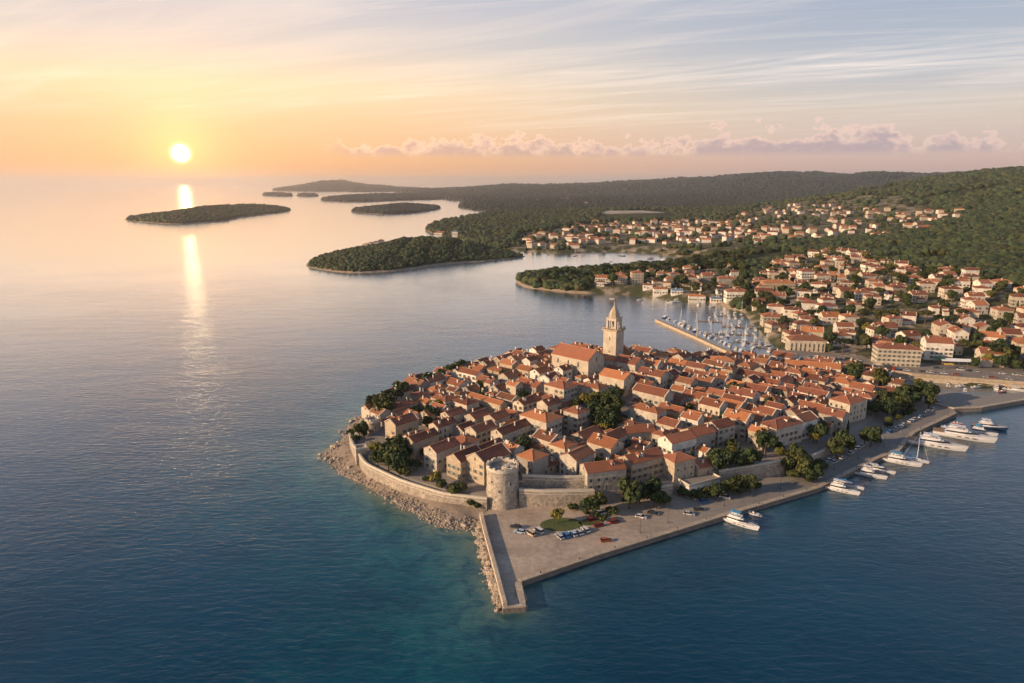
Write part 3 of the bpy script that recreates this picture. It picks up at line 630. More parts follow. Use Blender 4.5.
for i in range(4):
    mk_proto('broad%d' % i, 'broadleaf_tree', crown_mesh('crown', 4.2, 3.2, 13, 1100, 0.42, 20+i, M_LEAF), trunk_mesh('trunk', 5.0, 0.32, 2.6, i), 5.3)
    mk_proto('dark%d' % i, 'evergreen_tree', crown_mesh('crown', 4.0, 3.6, 14, 1200, 0.40, 40+i, M_LEAFD), trunk_mesh('trunk', 5.0, 0.32, 2.4, 9+i), 5.2)
    mk_proto('yellow%d' % i, 'broadleaf_tree', crown_mesh('crown', 3.6, 2.9, 12, 1000, 0.40, 60+i, M_LEAFY), trunk_mesh('trunk', 4.6, 0.28, 2.2, 19+i), 5.0)
    mk_proto('bush%d' % i, 'bush', crown_mesh('crown', 2.0, 1.3, 9, 500, 0.30, 80+i, M_LEAF, 1.0), trunk_mesh('trunk', 1.2, 0.12, 0.9, 29+i, 3), 1.2)
    mk_proto('pine%d' % i, 'umbrella_pine', crown_mesh('crown', 4.6, 2.2, 12, 1100, 0.40, 100+i, M_PINE, 1.0), trunk_mesh('trunk', 7.5, 0.30, 2.9, 39+i), 7.2)
mk_proto('cypress0', 'cypress_tree', crown_mesh('crown', 1.5, 4.5, 22, 900, 0.30, 120, M_LEAFD, shape='cone'), trunk_mesh('trunk', 4.0, 0.2, 0.3, 49, 3), 5.2)
TREEW = {'broad': ('green broadleaf tree', 'tree'), 'dark': ('dark evergreen tree', 'tree'), 'yellow': ('yellow-green broadleaf tree', 'tree'), 'bush': ('low green bush', 'bush'), 'pine': ('flat-crowned green pine', 'tree'), 'cypress': ('slim dark cypress', 'tree')}
def tree(x, y, z, kind, s, dom, group=None, sz=1.0, lod=False):
    k = kind+'0' if kind == 'cypress' else kind+str(random.randrange(4))
    name, cm, tm, cz = PROTO[k]
    o = empty(name, (x, y, z), random.uniform(0, 6.28)); o.scale = (s, s, s*sz)
    c = link('crown', cm, o); c.location = (0, 0, cz); link('trunk', tm, o)
    st, noun = TREEW[kind]; size = 'small ' if s < 0.75 else ('tall ' if s > 1.25 else '')
    return reg(o, (size+st.rsplit(' ', 1)[0]).strip(), st.rsplit(' ', 1)[1], dom, 'bush' if kind == 'bush' else 'tree', group)
def tree_px(px, py, kind, s, dom, group=None, sz=1.0):     # px,py is the middle of the crown
    h = PROTO[kind+'0'][3]*s*sz; x, y, z = place(px, py, h); return tree(x, y, z, kind, s, dom, group, sz)

# ------------------------------------------------------------ windows, doors
def win_mesh(name, w, h, arch, shut, frame=M_TRIM):
    mb = MB(); f = 0.14
    mb.box(-w/2-f, -w/2, -0.07, 0.02, -h/2, h/2, 0); mb.box(w/2, w/2+f, -0.07, 0.02, -h/2, h/2, 0); mb.box(-w/2-f, w/2+f, -0.07, 0.02, h/2, h/2+f, 0); mb.box(-w/2-f-.06, w/2+f+.06, -0.14, 0.02, -h/2-f, -h/2, 0)
    mb.box(-w/2, w/2, -0.03, 0.015, -h/2, h/2, 1); mb.box(-0.03, 0.03, -0.05, -0.03, -h/2, h/2, 0)
    if arch:
        n = 8; V = [(-w/2-f, -0.075, h/2+f), (w/2+f, -0.075, h/2+f)]+[((w/2+f)*math.cos(math.pi*i/n), -0.075, h/2+f+(w/2+f)*math.sin(math.pi*i/n)) for i in range(n+1)]
        pts = [((w/2)*math.cos(math.pi*i/n), h/2+(w/2)*math.sin(math.pi*i/n)) for i in range(n+1)]
        k = len(mb.V); mb.V += [(a, -0.085, b+f+.01) for a, b in pts]+[(a, 0.0, b+f+.01) for a, b in pts]; mb.F.append(tuple(k+i for i in range(n+1))); mb.M.append(1)
        for i in range(n): mb.F.append((k+i, k+i+1, k+n+2+i, k+n+1+i)); mb.M.append(0)
    if shut is not None:
        mb.box(-w-f, -w/2-f, -0.12, -0.06, -h/2, h/2, 2); mb.box(w/2+f, w+f, -0.12, -0.06, -h/2, h/2, 2)
    return mb.mesh(name, [frame, M_GLASS, shut or M_SHUT])
WIN = [win_mesh('window', 1.1, 1.6, False, None), win_mesh('window', 1.0, 1.5, False, M_SHUT), win_mesh('window', 0.85, 1.2, False, None), win_mesh('window', 0.95, 1.5, False, M_WOOD), win_mesh('window', 1.05, 1.6, False, M_SHUT)]
WINA = win_mesh('window', 1.1, 2.4, True, None); WINBLUE = win_mesh('window', 1.0, 1.5, False, M_BLUESH); WINS = win_mesh('window', 0.5, 2.6, True, None)
def door_mesh(name, w, h, mat, arch=False):
    mb = MB(); f = 0.18; mb.box(-w/2-f, -w/2, -0.1, 0.02, 0, h, 0); mb.box(w/2, w/2+f, -0.1, 0.02, 0, h, 0); mb.box(-w/2-f, w/2+f, -0.1, 0.02, h, h+f, 0); mb.box(-w/2, w/2, -0.05, 0.015, 0, h, 1)
    if arch:
        n = 8; k = len(mb.V); pts = [((w/2)*math.cos(math.pi*i/n), h+f+.01+(w/2)*math.sin(math.pi*i/n)) for i in range(n+1)]
        mb.V += [(a, -0.11, b) for a, b in pts]+[(a, 0.0, b) for a, b in pts]; mb.F.append(tuple(k+i for i in range(n+1))); mb.M.append(1)
        for i in range(n): mb.F.append((k+i, k+i+1, k+n+2+i, k+n+1+i)); mb.M.append(0)
    return mb.mesh(name, [M_TRIM, mat])
DOORS = [door_mesh('door', 1.1, 2.2, M_WOOD), door_mesh('door', 1.1, 2.2, M_SHUT), door_mesh('door', 1.3, 2.4, M_DARK)]
DOORRED = door_mesh('door', 1.5, 2.2, M_REDDOOR, True)
CHIM = []
for w_, h_ in ((0.7, 1.5), (0.9, 1.2), (0.6, 1.9)):
    mb = MB(); mb.box(-w_/2, w_/2, -w_*.4, w_*.4, -1.0, h_, 0); mb.box(-w_/2-.1, w_/2+.1, -w_*.4-.1, w_*.4+.1, h_, h_+0.15, 0); mb.box(-w_*.3, w_*.3, -w_*.25, w_*.25, h_+.15, h_+.4, 1); CHIM.append(mb.mesh('chimney', [WALLS['white plaster'], M_DARK]))

M_RIDGE = simple('ridge_tiles', (.48, .24, .12), 0.9)
def wall_part(L, W_, H, rise, mat, gable, root, zb=-4.0):
    mb = MB()
    if gable:
        pr = [(-W_/2, zb), (W_/2, zb), (W_/2, H), (0, H+rise), (-W_/2, H)]
        V = [(x_, y_, z_) for x_ in (-L/2, L/2) for y_, z_ in pr]
        F = [(4, 3, 2, 1, 0), (5, 6, 7, 8, 9)]+[(i, (i+1) % 5, 5+(i+1) % 5, 5+i) for i in range(5)]
        mb.add(V, F)
    else: mb.box(-L/2, L/2, -W_/2, W_/2, zb, H)
    return mb.build('wall', [mat], root)
def roof_part(L, W_, H, rise, kind, mat, root, ov=0.35, th=0.2):
    mb = MB(); sl = rise/(W_/2); e = 0.025
    if kind == 'gable':
        y1 = W_/2+ov; z1 = H-ov*sl+e; X = L/2+0.22
        pr = [(-y1, z1), (0, H+rise+e), (y1, z1), (y1, z1+th), (0, H+rise+th+e), (-y1, z1+th)]
        V = [(x_, y_, z_) for x_ in (-X, X) for y_, z_ in pr]
        F = [(0, 1, 4, 5)[::-1], (1, 2, 3, 4)[::-1], (6, 7, 10, 11), (7, 8, 9, 10)]
        F = [(5, 4, 1, 0), (4, 3, 2, 1), (6, 7, 10, 11), (7, 8, 9, 10)]+[(i, (i+1) % 6, 6+(i+1) % 6, 6+i) for i in range(6)]
        mb.add(V, F); mb.box(-X, X, -0.16, 0.16, H+rise+th-.05, H+rise+th+.12, 1)
        mb.box(-X-.02, -X+.22, -0.16, 0.16, H+rise+th-.05, H+rise+th+.14, 1)
    else:
        x1, y1 = L/2+ov, W_/2+ov; z1 = H+e; rl = max(L-W_, 0.3)/2; zr = H+rise
        V = [(-x1, -y1, z1), (x1, -y1, z1), (x1, y1, z1), (-x1, y1, z1), (-x1, -y1, z1+.12), (x1, -y1, z1+.12), (x1, y1, z1+.12), (-x1, y1, z1+.12), (-rl, 0, zr), (rl, 0, zr)]
        F = [(3, 2, 1, 0), (0, 1, 5, 4), (1, 2, 6, 5), (2, 3, 7, 6), (3, 0, 4, 7), (4, 5, 9, 8), (5, 6, 9), (6, 7, 8, 9), (7, 4, 8)]
        mb.add(V, F); mb.bar((-rl, 0, zr), (rl, 0, zr), 0.16, 4, 1)
        for a, b in ((4, 8), (7, 8), (5, 9), (6, 9)): mb.bar(V[a], V[b], 0.13, 4, 1)
    mb2 = mb.build('roof', [mat, M_RIDGE], root); return mb2
FOOT = []                                    # footprints (x, y, ang, L, W)
def rect_hit(a, b, slack=0.0):
    def cs(r_):
        x_, y_, g, L, W_ = r_; c, s_ = math.cos(g), math.sin(g); return [(x_+c*u-s_*v, y_+s_*u+c*v) for u, v in ((-L/2, -W_/2), (L/2, -W_/2), (L/2, W_/2), (-L/2, W_/2))], [(c, s_), (-s_, c)]
    A, ax = cs(a); B, bx = cs(b); best = 1e9; bd = None
    for d in ax+bx:
        pa = [p[0]*d[0]+p[1]*d[1] for p in A]; pb = [p[0]*d[0]+p[1]*d[1] for p in B]
        o_ = min(max(pa), max(pb))-max(min(pa), min(pb))
        if o_ <= slack: return None
        if o_ < best: best = o_; bd = d
    return best, bd
def facings(x, y, rz):
    out = []
    for k, (nx, ny_) in enumerate(((0, -1), (0, 1), (-1, 0), (1, 0))):
        c, s_ = math.cos(rz), math.sin(rz); wx, wy = nx*c-ny_*s_, nx*s_+ny_*c; d = -(wx*x+wy*y)/math.hypot(x, y)
        if d > 0.08: out.append((d, k))
    return [k for d, k in sorted(out, reverse=True)]
def put_face(me, root, k, L, W_, u, z, name='window'):
    o = link(name, me, root)
    if k == 0: o.location = (u, -W_/2, z)
    elif k == 1: o.location = (-u, W_/2, z); o.rotation_euler = (0, 0, math.pi)
    elif k == 2: o.location = (-L/2, -u, z); o.rotation_euler = (0, 0, -math.pi/2)
    else: o.location = (L/2, u, z); o.rotation_euler = (0, 0, math.pi/2)
    return o
def build_house(x, y, z, rz, L, W_, H, kind, rc, wc, dom, seed, nch=None, windows=True, annex=None, name='stone_house', noun='house', group=None, win=None, style=None, door=True, dens=0.8, cat='house', fl=3.0):
    rg = random.Random(seed); root = empty(name, (x, y, z), rz); rise = W_*0.5*rg.uniform(0.46, 0.58)
    if kind == 'hip': rise *= 0.85
    wall_part(L, W_, H, rise, WALLS[wc], kind == 'gable', root); rf = roof_part(L, W_, H, rise, kind, ROOFS[rc], root)
    nch = rg.choice([0, 1, 1, 2]) if nch is None else nch
    for i in range(nch):
        u = rg.uniform(-.38, .38)*L; v = rg.choice([-1, 1])*rg.uniform(.08, .3)*W_
        if kind == 'hip': u *= 0.5; v *= 0.6
        c = link('chimney', CHIM[rg.randrange(3)], rf); c.location = (u, v, H+rise*(1-abs(v)/(W_/2))+0.2)
    fc = facings(x, y, rz)[:2]; sl = rise/(W_/2)
    if kind == 'gable' and windows and rg.random() < .4:
        for sx in (-1, 1):
            cp = MB()
            for sy in (-1, 1):
                V = [(sx*(L/2+d_), sy*v_, H+rise-abs(v_)*sl+w_) for d_ in (-.25, .3) for v_, w_ in ((-.03, .2), (W_/2+.3, .2), (W_/2+.3, .5), (-.03, .5))]
                cp.add(V, [(0, 1, 2, 3), (7, 6, 5, 4), (0, 4, 5, 1), (1, 5, 6, 2), (2, 6, 7, 3), (3, 7, 4, 0)])
            cp.build('gable_coping', [M_TRIM], rf)
    if windows and W_ > 6.4 and rg.random() < .38:
        sy = -1 if (0 in fc) else 1; u = rg.uniform(-.25, .25)*(L if kind == 'gable' else L-W_); v = W_*.27*sy; zb = H+rise-abs(v)*sl
        dm = MB(); dm.box(u-.75, u+.75, min(v-.5*sy, v+1.4*-sy), max(v-.5*sy, v+1.4*-sy), zb-.9, zb+1.25) if False else dm.box(u-.75, u+.75, min(v, v-2.0*sy), max(v, v-2.0*sy), zb-.8, zb+1.2)
        dr = MB(); ya, yb = v+.25*sy, v-2.2*sy
        dr.add([(u-1.0, ya, zb+1.15), (u, ya, zb+1.7), (u+1.0, ya, zb+1.15), (u-1.0, yb, zb+1.15), (u, yb, zb+1.7), (u+1.0, yb, zb+1.15), (u-1.0, ya, zb+1.3), (u, ya, zb+1.85), (u+1.0, ya, zb+1.3), (u-1.0, yb, zb+1.3), (u, yb, zb+1.85), (u+1.0, yb, zb+1.3)],
               [(0, 1, 4, 3), (1, 2, 5, 4), (6, 9, 10, 7), (7, 10, 11, 8), (0, 6, 7, 1), (1, 7, 8, 2), (0, 3, 9, 6), (2, 8, 11, 5)])
        d1 = dm.build('dormer', [WALLS['white plaster']], rf); dr.build('dormer_roof', [ROOFS[rc]], d1); w_ = MB(); w_.box(u-.45, u+.45, min(v+.02*sy, v+.06*sy), max(v+.02*sy, v+.06*sy), zb+.1, zb+.95); 
        for pt_ in (): pass
        dm2 = w_; wv = dm2.V; d1.data.materials.append(M_GLASS); bmx = bmesh.new(); bmx.from_mesh(d1.data); vs = [bmx.verts.new(q_) for q_ in wv]; fs = [bmx.faces.new([vs[i] for i in f_]) for f_ in dm2.F]
        for f_ in fs: f_.material_index = 1
        bmx.to_mesh(d1.data); bmx.free()
    if windows:
        wm = win or WIN[rg.randrange(5)]; nf = max(1, int((H-0.6)//fl))
        for q_, k in enumerate(fc):
            ln = L if k < 2 else W_; n = max(1, int(ln//(3.0 if ln > 8 else 2.7))); sp = ln/n
            for f_ in range(nf):
                for i in range(n):
                    u = -ln/2+sp*(i+.5)
                    if f_ == 0 and door and q_ == 0 and i == n//2: 
                        put_face(DOORS[rg.randrange(3)], root, k, L, W_, u, 0.05, 'door'); continue
                    if rg.random() < dens: put_face(wm, root, k, L, W_, u, 1.9+f_*fl)
            if k >= 2 and kind == 'gable' and rise > 1.8 and rg.random() < .6: put_face(WIN[2], root, k, L, W_, 0, H+0.35)
    if annex or (annex is None and rg.random() < 0.28 and L > 8):
        k = fc[0]; aw = rg.uniform(2.2, 3.4); al = min(L, W_)*rg.uniform(.4, .7); ah = H*rg.uniform(.35, .55); mb = MB(); ln = L if k < 2 else W_; u0 = rg.uniform(-1, 1)*(ln-al)/2
        if k >= 2: al = min(al, W_)
        mb.box(u0-al/2, u0+al/2, -aw, 0.0, -4, ah, 0)
        mr = MB(); V = [(u0-al/2-.2, -aw-.25, ah+.03), (u0+al/2+.2, -aw-.25, ah+.03), (u0+al/2+.2, -.02, ah+.9), (u0-al/2-.2, -.02, ah+.9)]; V += [(a, b, c+.16) for a, b, c in V]
        mr.add(V, [(3, 2, 1, 0), (4, 5, 6, 7), (0, 1, 5, 4), (1, 2, 6, 5), (2, 3, 7, 6), (3, 0, 4, 7)])
        a_ = put_face(mb.mesh('annex', [WALLS[wc]]), root, k, L, W_, 0, 0, 'annex'); b_ = link('annex_roof', mr.mesh('annex_roof', [ROOFS[rc]]), a_)
        zi = MB(); V = [(u0-al/2, -aw, ah-.01), (u0+al/2, -aw, ah-.01), (u0+al/2, -.02, ah-.01), (u0-al/2, -.02, ah-.01), (u0-al/2, -.02, ah+.86), (u0+al/2, -.02, ah+.86)]
        a_.data = a_.data
    st = style or ('%s-roofed %s' % (rc, wc.split()[0] if 'stone' not in wc else wc))
    if not style and kind == 'hip': st = 'hipped '+st
    if not style and L > 17: st = 'long '+st
    elif not style and L < 8.6: st = 'small '+st
    FOOT.append((x, y, rz, L, W_))
    return reg(root, st, noun, dom, cat, group)

# ------------------------------------------------------------ fortifications
def lathe_tower(name, px, py_top, r, z_base, z_top, label, mat, crenel=14, seed=1, ruin=0.0):
    D = None; x, y = on(px, py_top, z_top); o = empty(name, (x, y, z_base)); h = z_top-z_base; rg = random.Random(seed)
    mb = MB(); mb.lathe([(r*1.10, -4), (r*1.07, 0), (r*1.0, h*0.35), (r*1.03, h*0.36), (r*1.03, h*0.385), (r*0.985, h*0.39), (r*0.97, h-2.0), (r*1.02, h-1.9), (r*1.02, h-1.6)], 40); mb.build('shaft', [mat], o)
    pr = MB(); n = 40; th_ = 0.8
    for i in range(n):
        a0 = 2*math.pi*i/n; a1 = 2*math.pi*(i+1)/n; hh = 1.0+(0.9 if i % 3 else 0.15)*(1 if rg.random() > ruin else rg.random()); z0 = h-1.6+.003
        V = []
        for zz in (z0, z0+hh):
            for rr_, a in ((r*1.0, a0), (r*1.0, a1), (r*1.0-th_, a1), (r*1.0-th_, a0)): V.append((rr_*math.cos(a), rr_*math.sin(a), zz))
        pr.add(V, [(3, 2, 1, 0), (4, 5, 6, 7), (0, 1, 5, 4), (1, 2, 6, 5), (2, 3, 7, 6), (3, 0, 4, 7)])
    pr.build('parapet', [M_TRIM], o)
    mf = MB(); mf.lathe([(r-th_-.05, h-1.59), (r-th_-.05, h-1.45)], 32); mf.build('roof_terrace', [M_PAVE], o)
    for a, zz in ((-100, .45), (-60, .62), (-130, .66), (-75, .25)):
        ar = R(a); w = link('window', WIN[2], o); w.location = (r*.985*math.cos(ar), r*.985*math.sin(ar), h*zz); w.rotation_euler = (0, 0, ar+math.pi/2)
    tag(o, label, 'tower'); FOOT.append((x, y, 0, 2*r, 2*r)); return o
RT = lathe_tower('round_tower', 502.5, 463.5, 6.6, 2.0, 19.0, 'massive round pale stone fortress tower with broken battlements above the plaza', M_RAMPART, seed=3, ruin=.5)
bm_ = MB(); rr_ = random.Random(5)
for i in range(9): 
    a = rr_.uniform(-1.5, 0.6); q_ = rr_.uniform(1.5, 5.0); s_ = rr_.uniform(.4, 1.1); bm_.box(q_*math.cos(a)-s_, q_*math.cos(a)+s_, q_*math.sin(a)-s_*.7, q_*math.sin(a)+s_*.7, 15.57, 15.9+s_*.7, 0, rr_.uniform(0, 3), (q_*math.cos(a), q_*math.sin(a)))
bm_.build('rubble', [M_TRIM], RT)
lathe_tower('round_tower', 372.5, 418, 3.9, 2.6, 13.5, 'squat round watchtower of brown stone above the rocks at the left tip', M_RAMPART, seed=8, ruin=.2)

def wall_thing(name, pxs, z0, z1, th_, label, crenel=True, zpx=2.0, buttress=0, cat='wall'):
    pts = [on(a, b, zpx) for a, b in pxs]; n = len(pts); zt = z1 if hasattr(z1, '__len__') else [z1]*n
    dense = []; zd = []
    for i in range(n-1):
        L = math.dist(pts[i], pts[i+1]); k = max(1, int(L/3))
        for j in range(k): s_ = j/k; dense.append((pts[i][0]*(1-s_)+pts[i+1][0]*s_, pts[i][1]*(1-s_)+pts[i+1][1]*s_)); zd.append(zt[i]*(1-s_)+zt[i+1]*s_)
    dense.append(pts[-1]); zd.append(zt[-1])
    if len(pts) > 2:
        for _ in range(2):
            d2 = [dense[0]]+[((dense[i-1][0]+2*dense[i][0]+dense[i+1][0])/4, (dense[i-1][1]+2*dense[i][1]+dense[i+1][1])/4) for i in range(1, len(dense)-1)]+[dense[-1]]; dense = d2
    c = dense[len(dense)//2]; o = empty(name, (c[0], c[1], z0)); loc = [(a-c[0], b-c[1]) for a, b in dense]
    mb = MB(); ribbon(mb, loc, -0.25, th_, -3.0, [v-z0 for v in zd]); mb.build('wall_body', [M_RAMPART], o)
    cp_ = MB(); ribbon(cp_, loc, -0.40, 0.45, [v-z0+.003 for v in zd], [v-z0+0.9 for v in zd]); cp_.build('parapet', [M_TRIM if crenel else M_RAMPART], o)
    bc = MB(); ribbon(bc, loc, -0.45, 0.0, [v-z0-1.1 for v in zd], [v-z0-0.85 for v in zd]); bc.build('string_course', [M_TRIM], o)
    tag(o, label, cat); return o
wall_thing('sea_wall', [(350, 446), (353, 455), (366, 474), (402, 491), (444, 504), (487, 509)], 2.0, [8.0, 7.4, 6.6, 6.4, 6.2, 6.2], 1.6, 'curving pale stone sea wall above the rocky left shore')
wall_thing('town_wall', [(519, 506), (545, 507), (594, 506)], 2.0, [8.8, 8.5, 8.4], 3.2, 'tall stone rampart directly right of the round fortress tower')
wall_thing('terrace_wall', [(522, 488), (560, 489), (591, 488)], 7.0, [12.2, 11.9, 11.8], 1.2, 'upper terrace wall set back above the rampart by the round tower', zpx=7.0)
wall_thing('quay_wall', [(718, 484.5), (755, 478.5), (791, 472)], 2.0, [7.9, 8.0, 8.2], 1.2, 'long weathered stone retaining wall behind the quayside bushes')
wall_thing('garden_wall', [(806, 466.5), (822, 458), (838, 448.5)], 2.0, [5.6, 5.4, 5.0], 0.8, 'low stone retaining wall above the parked cars on the right quay')
wall_thing('garden_wall', [(632, 500), (655, 497.5), (672, 494.5)], 2.0, [6.0, 6.0, 6.0], 0.8, 'short mossy stone wall behind the large tree on the plaza')
# square turret at the bend of the sea wall
x, y, z = place(361, 452, 4.5); o = empty('wall_turret', (x, y, 2.2), R(20)); mb = MB(); mb.box(-2.6, 2.6, -2.6, 2.6, -3, 7.2); mb.build('shaft', [M_RAMPART], o)
mb = MB()
for (a, b, c, d) in ((-2.7, 2.7, -2.7, -2.1), (-2.7, 2.7, 2.1, 2.7), (-2.7, -2.1, -2.09, 2.09), (2.1, 2.7, -2.09, 2.09)): mb.box(a, b, c, d, 7.203, 8.1)
mb.build('parapet', [M_TRIM], o); put_face(WIN[2], o, 0, 5.2, 5.2, 0, 4.2); tag(o, 'small square stone turret where the sea wall bends at the left', 'tower'); FOOT.append((x, y, R(20), 6, 6))

# ------------------------------------------------------------ church and bell tower
x, y, z = place(578, 346.5, 18.2); AC = R(-43)
o = empty('church', (x, y, z), AC); wall_part(28, 16, 13, 4.9, WALLS['cream plaster'], True, o); rf = roof_part(28, 16, 13, 4.9, 'gable', ROOFS['terracotta'], o, 0.5, 0.35)
for u in (-9, -1, 6.5): put_face(WINA, o, 0, 28, 16, u, 9.2)
for u in (-10, -4, 0, 7): put_face(WINA, o, 0, 28, 16, u, 3.4)
put_face(WINA, o, 3, 28, 16, 0, 12.2); put_face(door_mesh('door', 2.2, 3.6, M_WOOD, True), o, 3, 28, 16, 0, 0.05, 'door')
mb = MB(); mb.box(-14.25, 14.25, -8.3, -8.003, 11.9, 12.25); mb.build('cornice', [M_TRIM], o)
tag(o, 'large church nave with terracotta gabled roof and tall cream walls on the hilltop', 'church'); FOOT.append((x, y, AC, 29, 17)); CHURCH = (x, y)
x, y = on(612.7, 364, 15.5); z = 12.6; AT = R(-40)
o = empty('bell_tower', (x, y, z), AT); S = 4.7
mb = MB(); mb.box(-S-.3, S+.3, -S-.3, S+.3, -4, 3.0); mb.box(-S, S, -S, S, 3.0, 25.3); mb.box(-S-.15, S+.15, -S-.15, S+.15, 15.0, 15.5); mb.build('shaft', [WALLS['cream plaster']], o)
mb = MB(); mb.box(-S-.5, S+.5, -S-.5, S+.5, 25.303, 25.8); mb.box(-S-.9, S+.9, -S-.9, S+.9, 25.8, 26.4)
for i in range(9):
    for sx_, sy_ in ((1, 0), (0, 1)):
        for sg in (-1, 1):
            u = -S+i*(2*S/8); c_ = (u, sg*(S+.75)) if sx_ else (sg*(S+.75), u); mb.box(c_[0]-.12, c_[0]+.12, c_[1]-.12, c_[1]+.12, 26.403, 27.2)
for sg in (-1, 1): mb.box(-S-.87, S+.87, sg*(S+.75)-.13, sg*(S+.75)+.13, 27.203, 27.4); mb.box(sg*(S+.75)-.13, sg*(S+.75)+.13, -S-.6, S+.6, 27.205, 27.38)
mb.build('balcony', [WALLS['sandy stone']], o)
T_ = 3.0; mb = MB(); e = 26.403
for a in (-1, 1):
    for b in (-1, 1): mb.box(a*T_-.62, a*T_+.62, b*T_-.62, b*T_+.62, e, e+5.6)
for a in (-1, 1):
    mb.box(-.3, .3, a*T_-.3, a*T_+.3, e, e+5.6); mb.box(a*T_-.3, a*T_+.3, -.3, .3, e, e+5.6)
mb.box(-T_-.62, T_+.62, -T_-.62, T_+.62, e+5.603, e+6.9); mb.box(-T_-1.0, T_+1.0, -T_-1.0, T_+1.0, e+6.903, e+7.3); mb.box(-1.2, 1.2, -1.2, 1.2, e+.003, e+1.4)
mb.build('belfry', [WALLS['cream plaster']], o)
for u, v in ((-1.45, 0), (1.45, 0)):
    bl = MB(); bl.lathe([(0.95, 0), (0.8, .25), (.55, .8), (.45, 1.1), (.12, 1.3)], 14, 0, (u, v)); bl.bar((u, v, 1.3), (u, v, 2.6), 0.06, 5); b_ = bl.build('bell', [M_IRON], o); b_.location = (0, 0, e+3.0)
mb = MB(); mb.bar((-2.7, 0, e+5.3), (2.7, 0, e+5.3), .12, 6); mb.build('bell_beam', [M_WOOD], o)
mb = MB(); mb.lathe([(3.75, e+7.303), (3.65, e+7.9), (3.4, e+9.3), (2.9, e+10.8), (2.15, e+12.2), (1.3, e+13.4), (.8, e+14.2), (.75, e+14.6), (.45, e+15.6), (.1, e+17.8)], 8); mb.build('spire', [WALLS['sandy stone']], o)
mb = MB(); mb.lathe([(.28, e+17.9), (.4, e+18.2), (.28, e+18.5)], 10); mb.bar((0, 0, e+17.5), (0, 0, e+20.4), .09, 6); mb.box(-.6, .6, -.07, .07, e+19.4, e+19.6); mb.build('finial_cross', [M_IRON], o)
for k in (0, 2, 3): put_face(WINS, o, k, 2*S, 2*S, 0, 20.5); put_face(WIN[2], o, k, 2*S, 2*S, 0, 12.0)
put_face(WINS, o, 3, 2*S, 2*S, 0, 7.5)
tag(o, 'tall square bell tower with open belfry and pointed stone cap beside the church', 'bell tower'); FOOT.append((x, y, AT, 10, 10)); BT = (x, y)
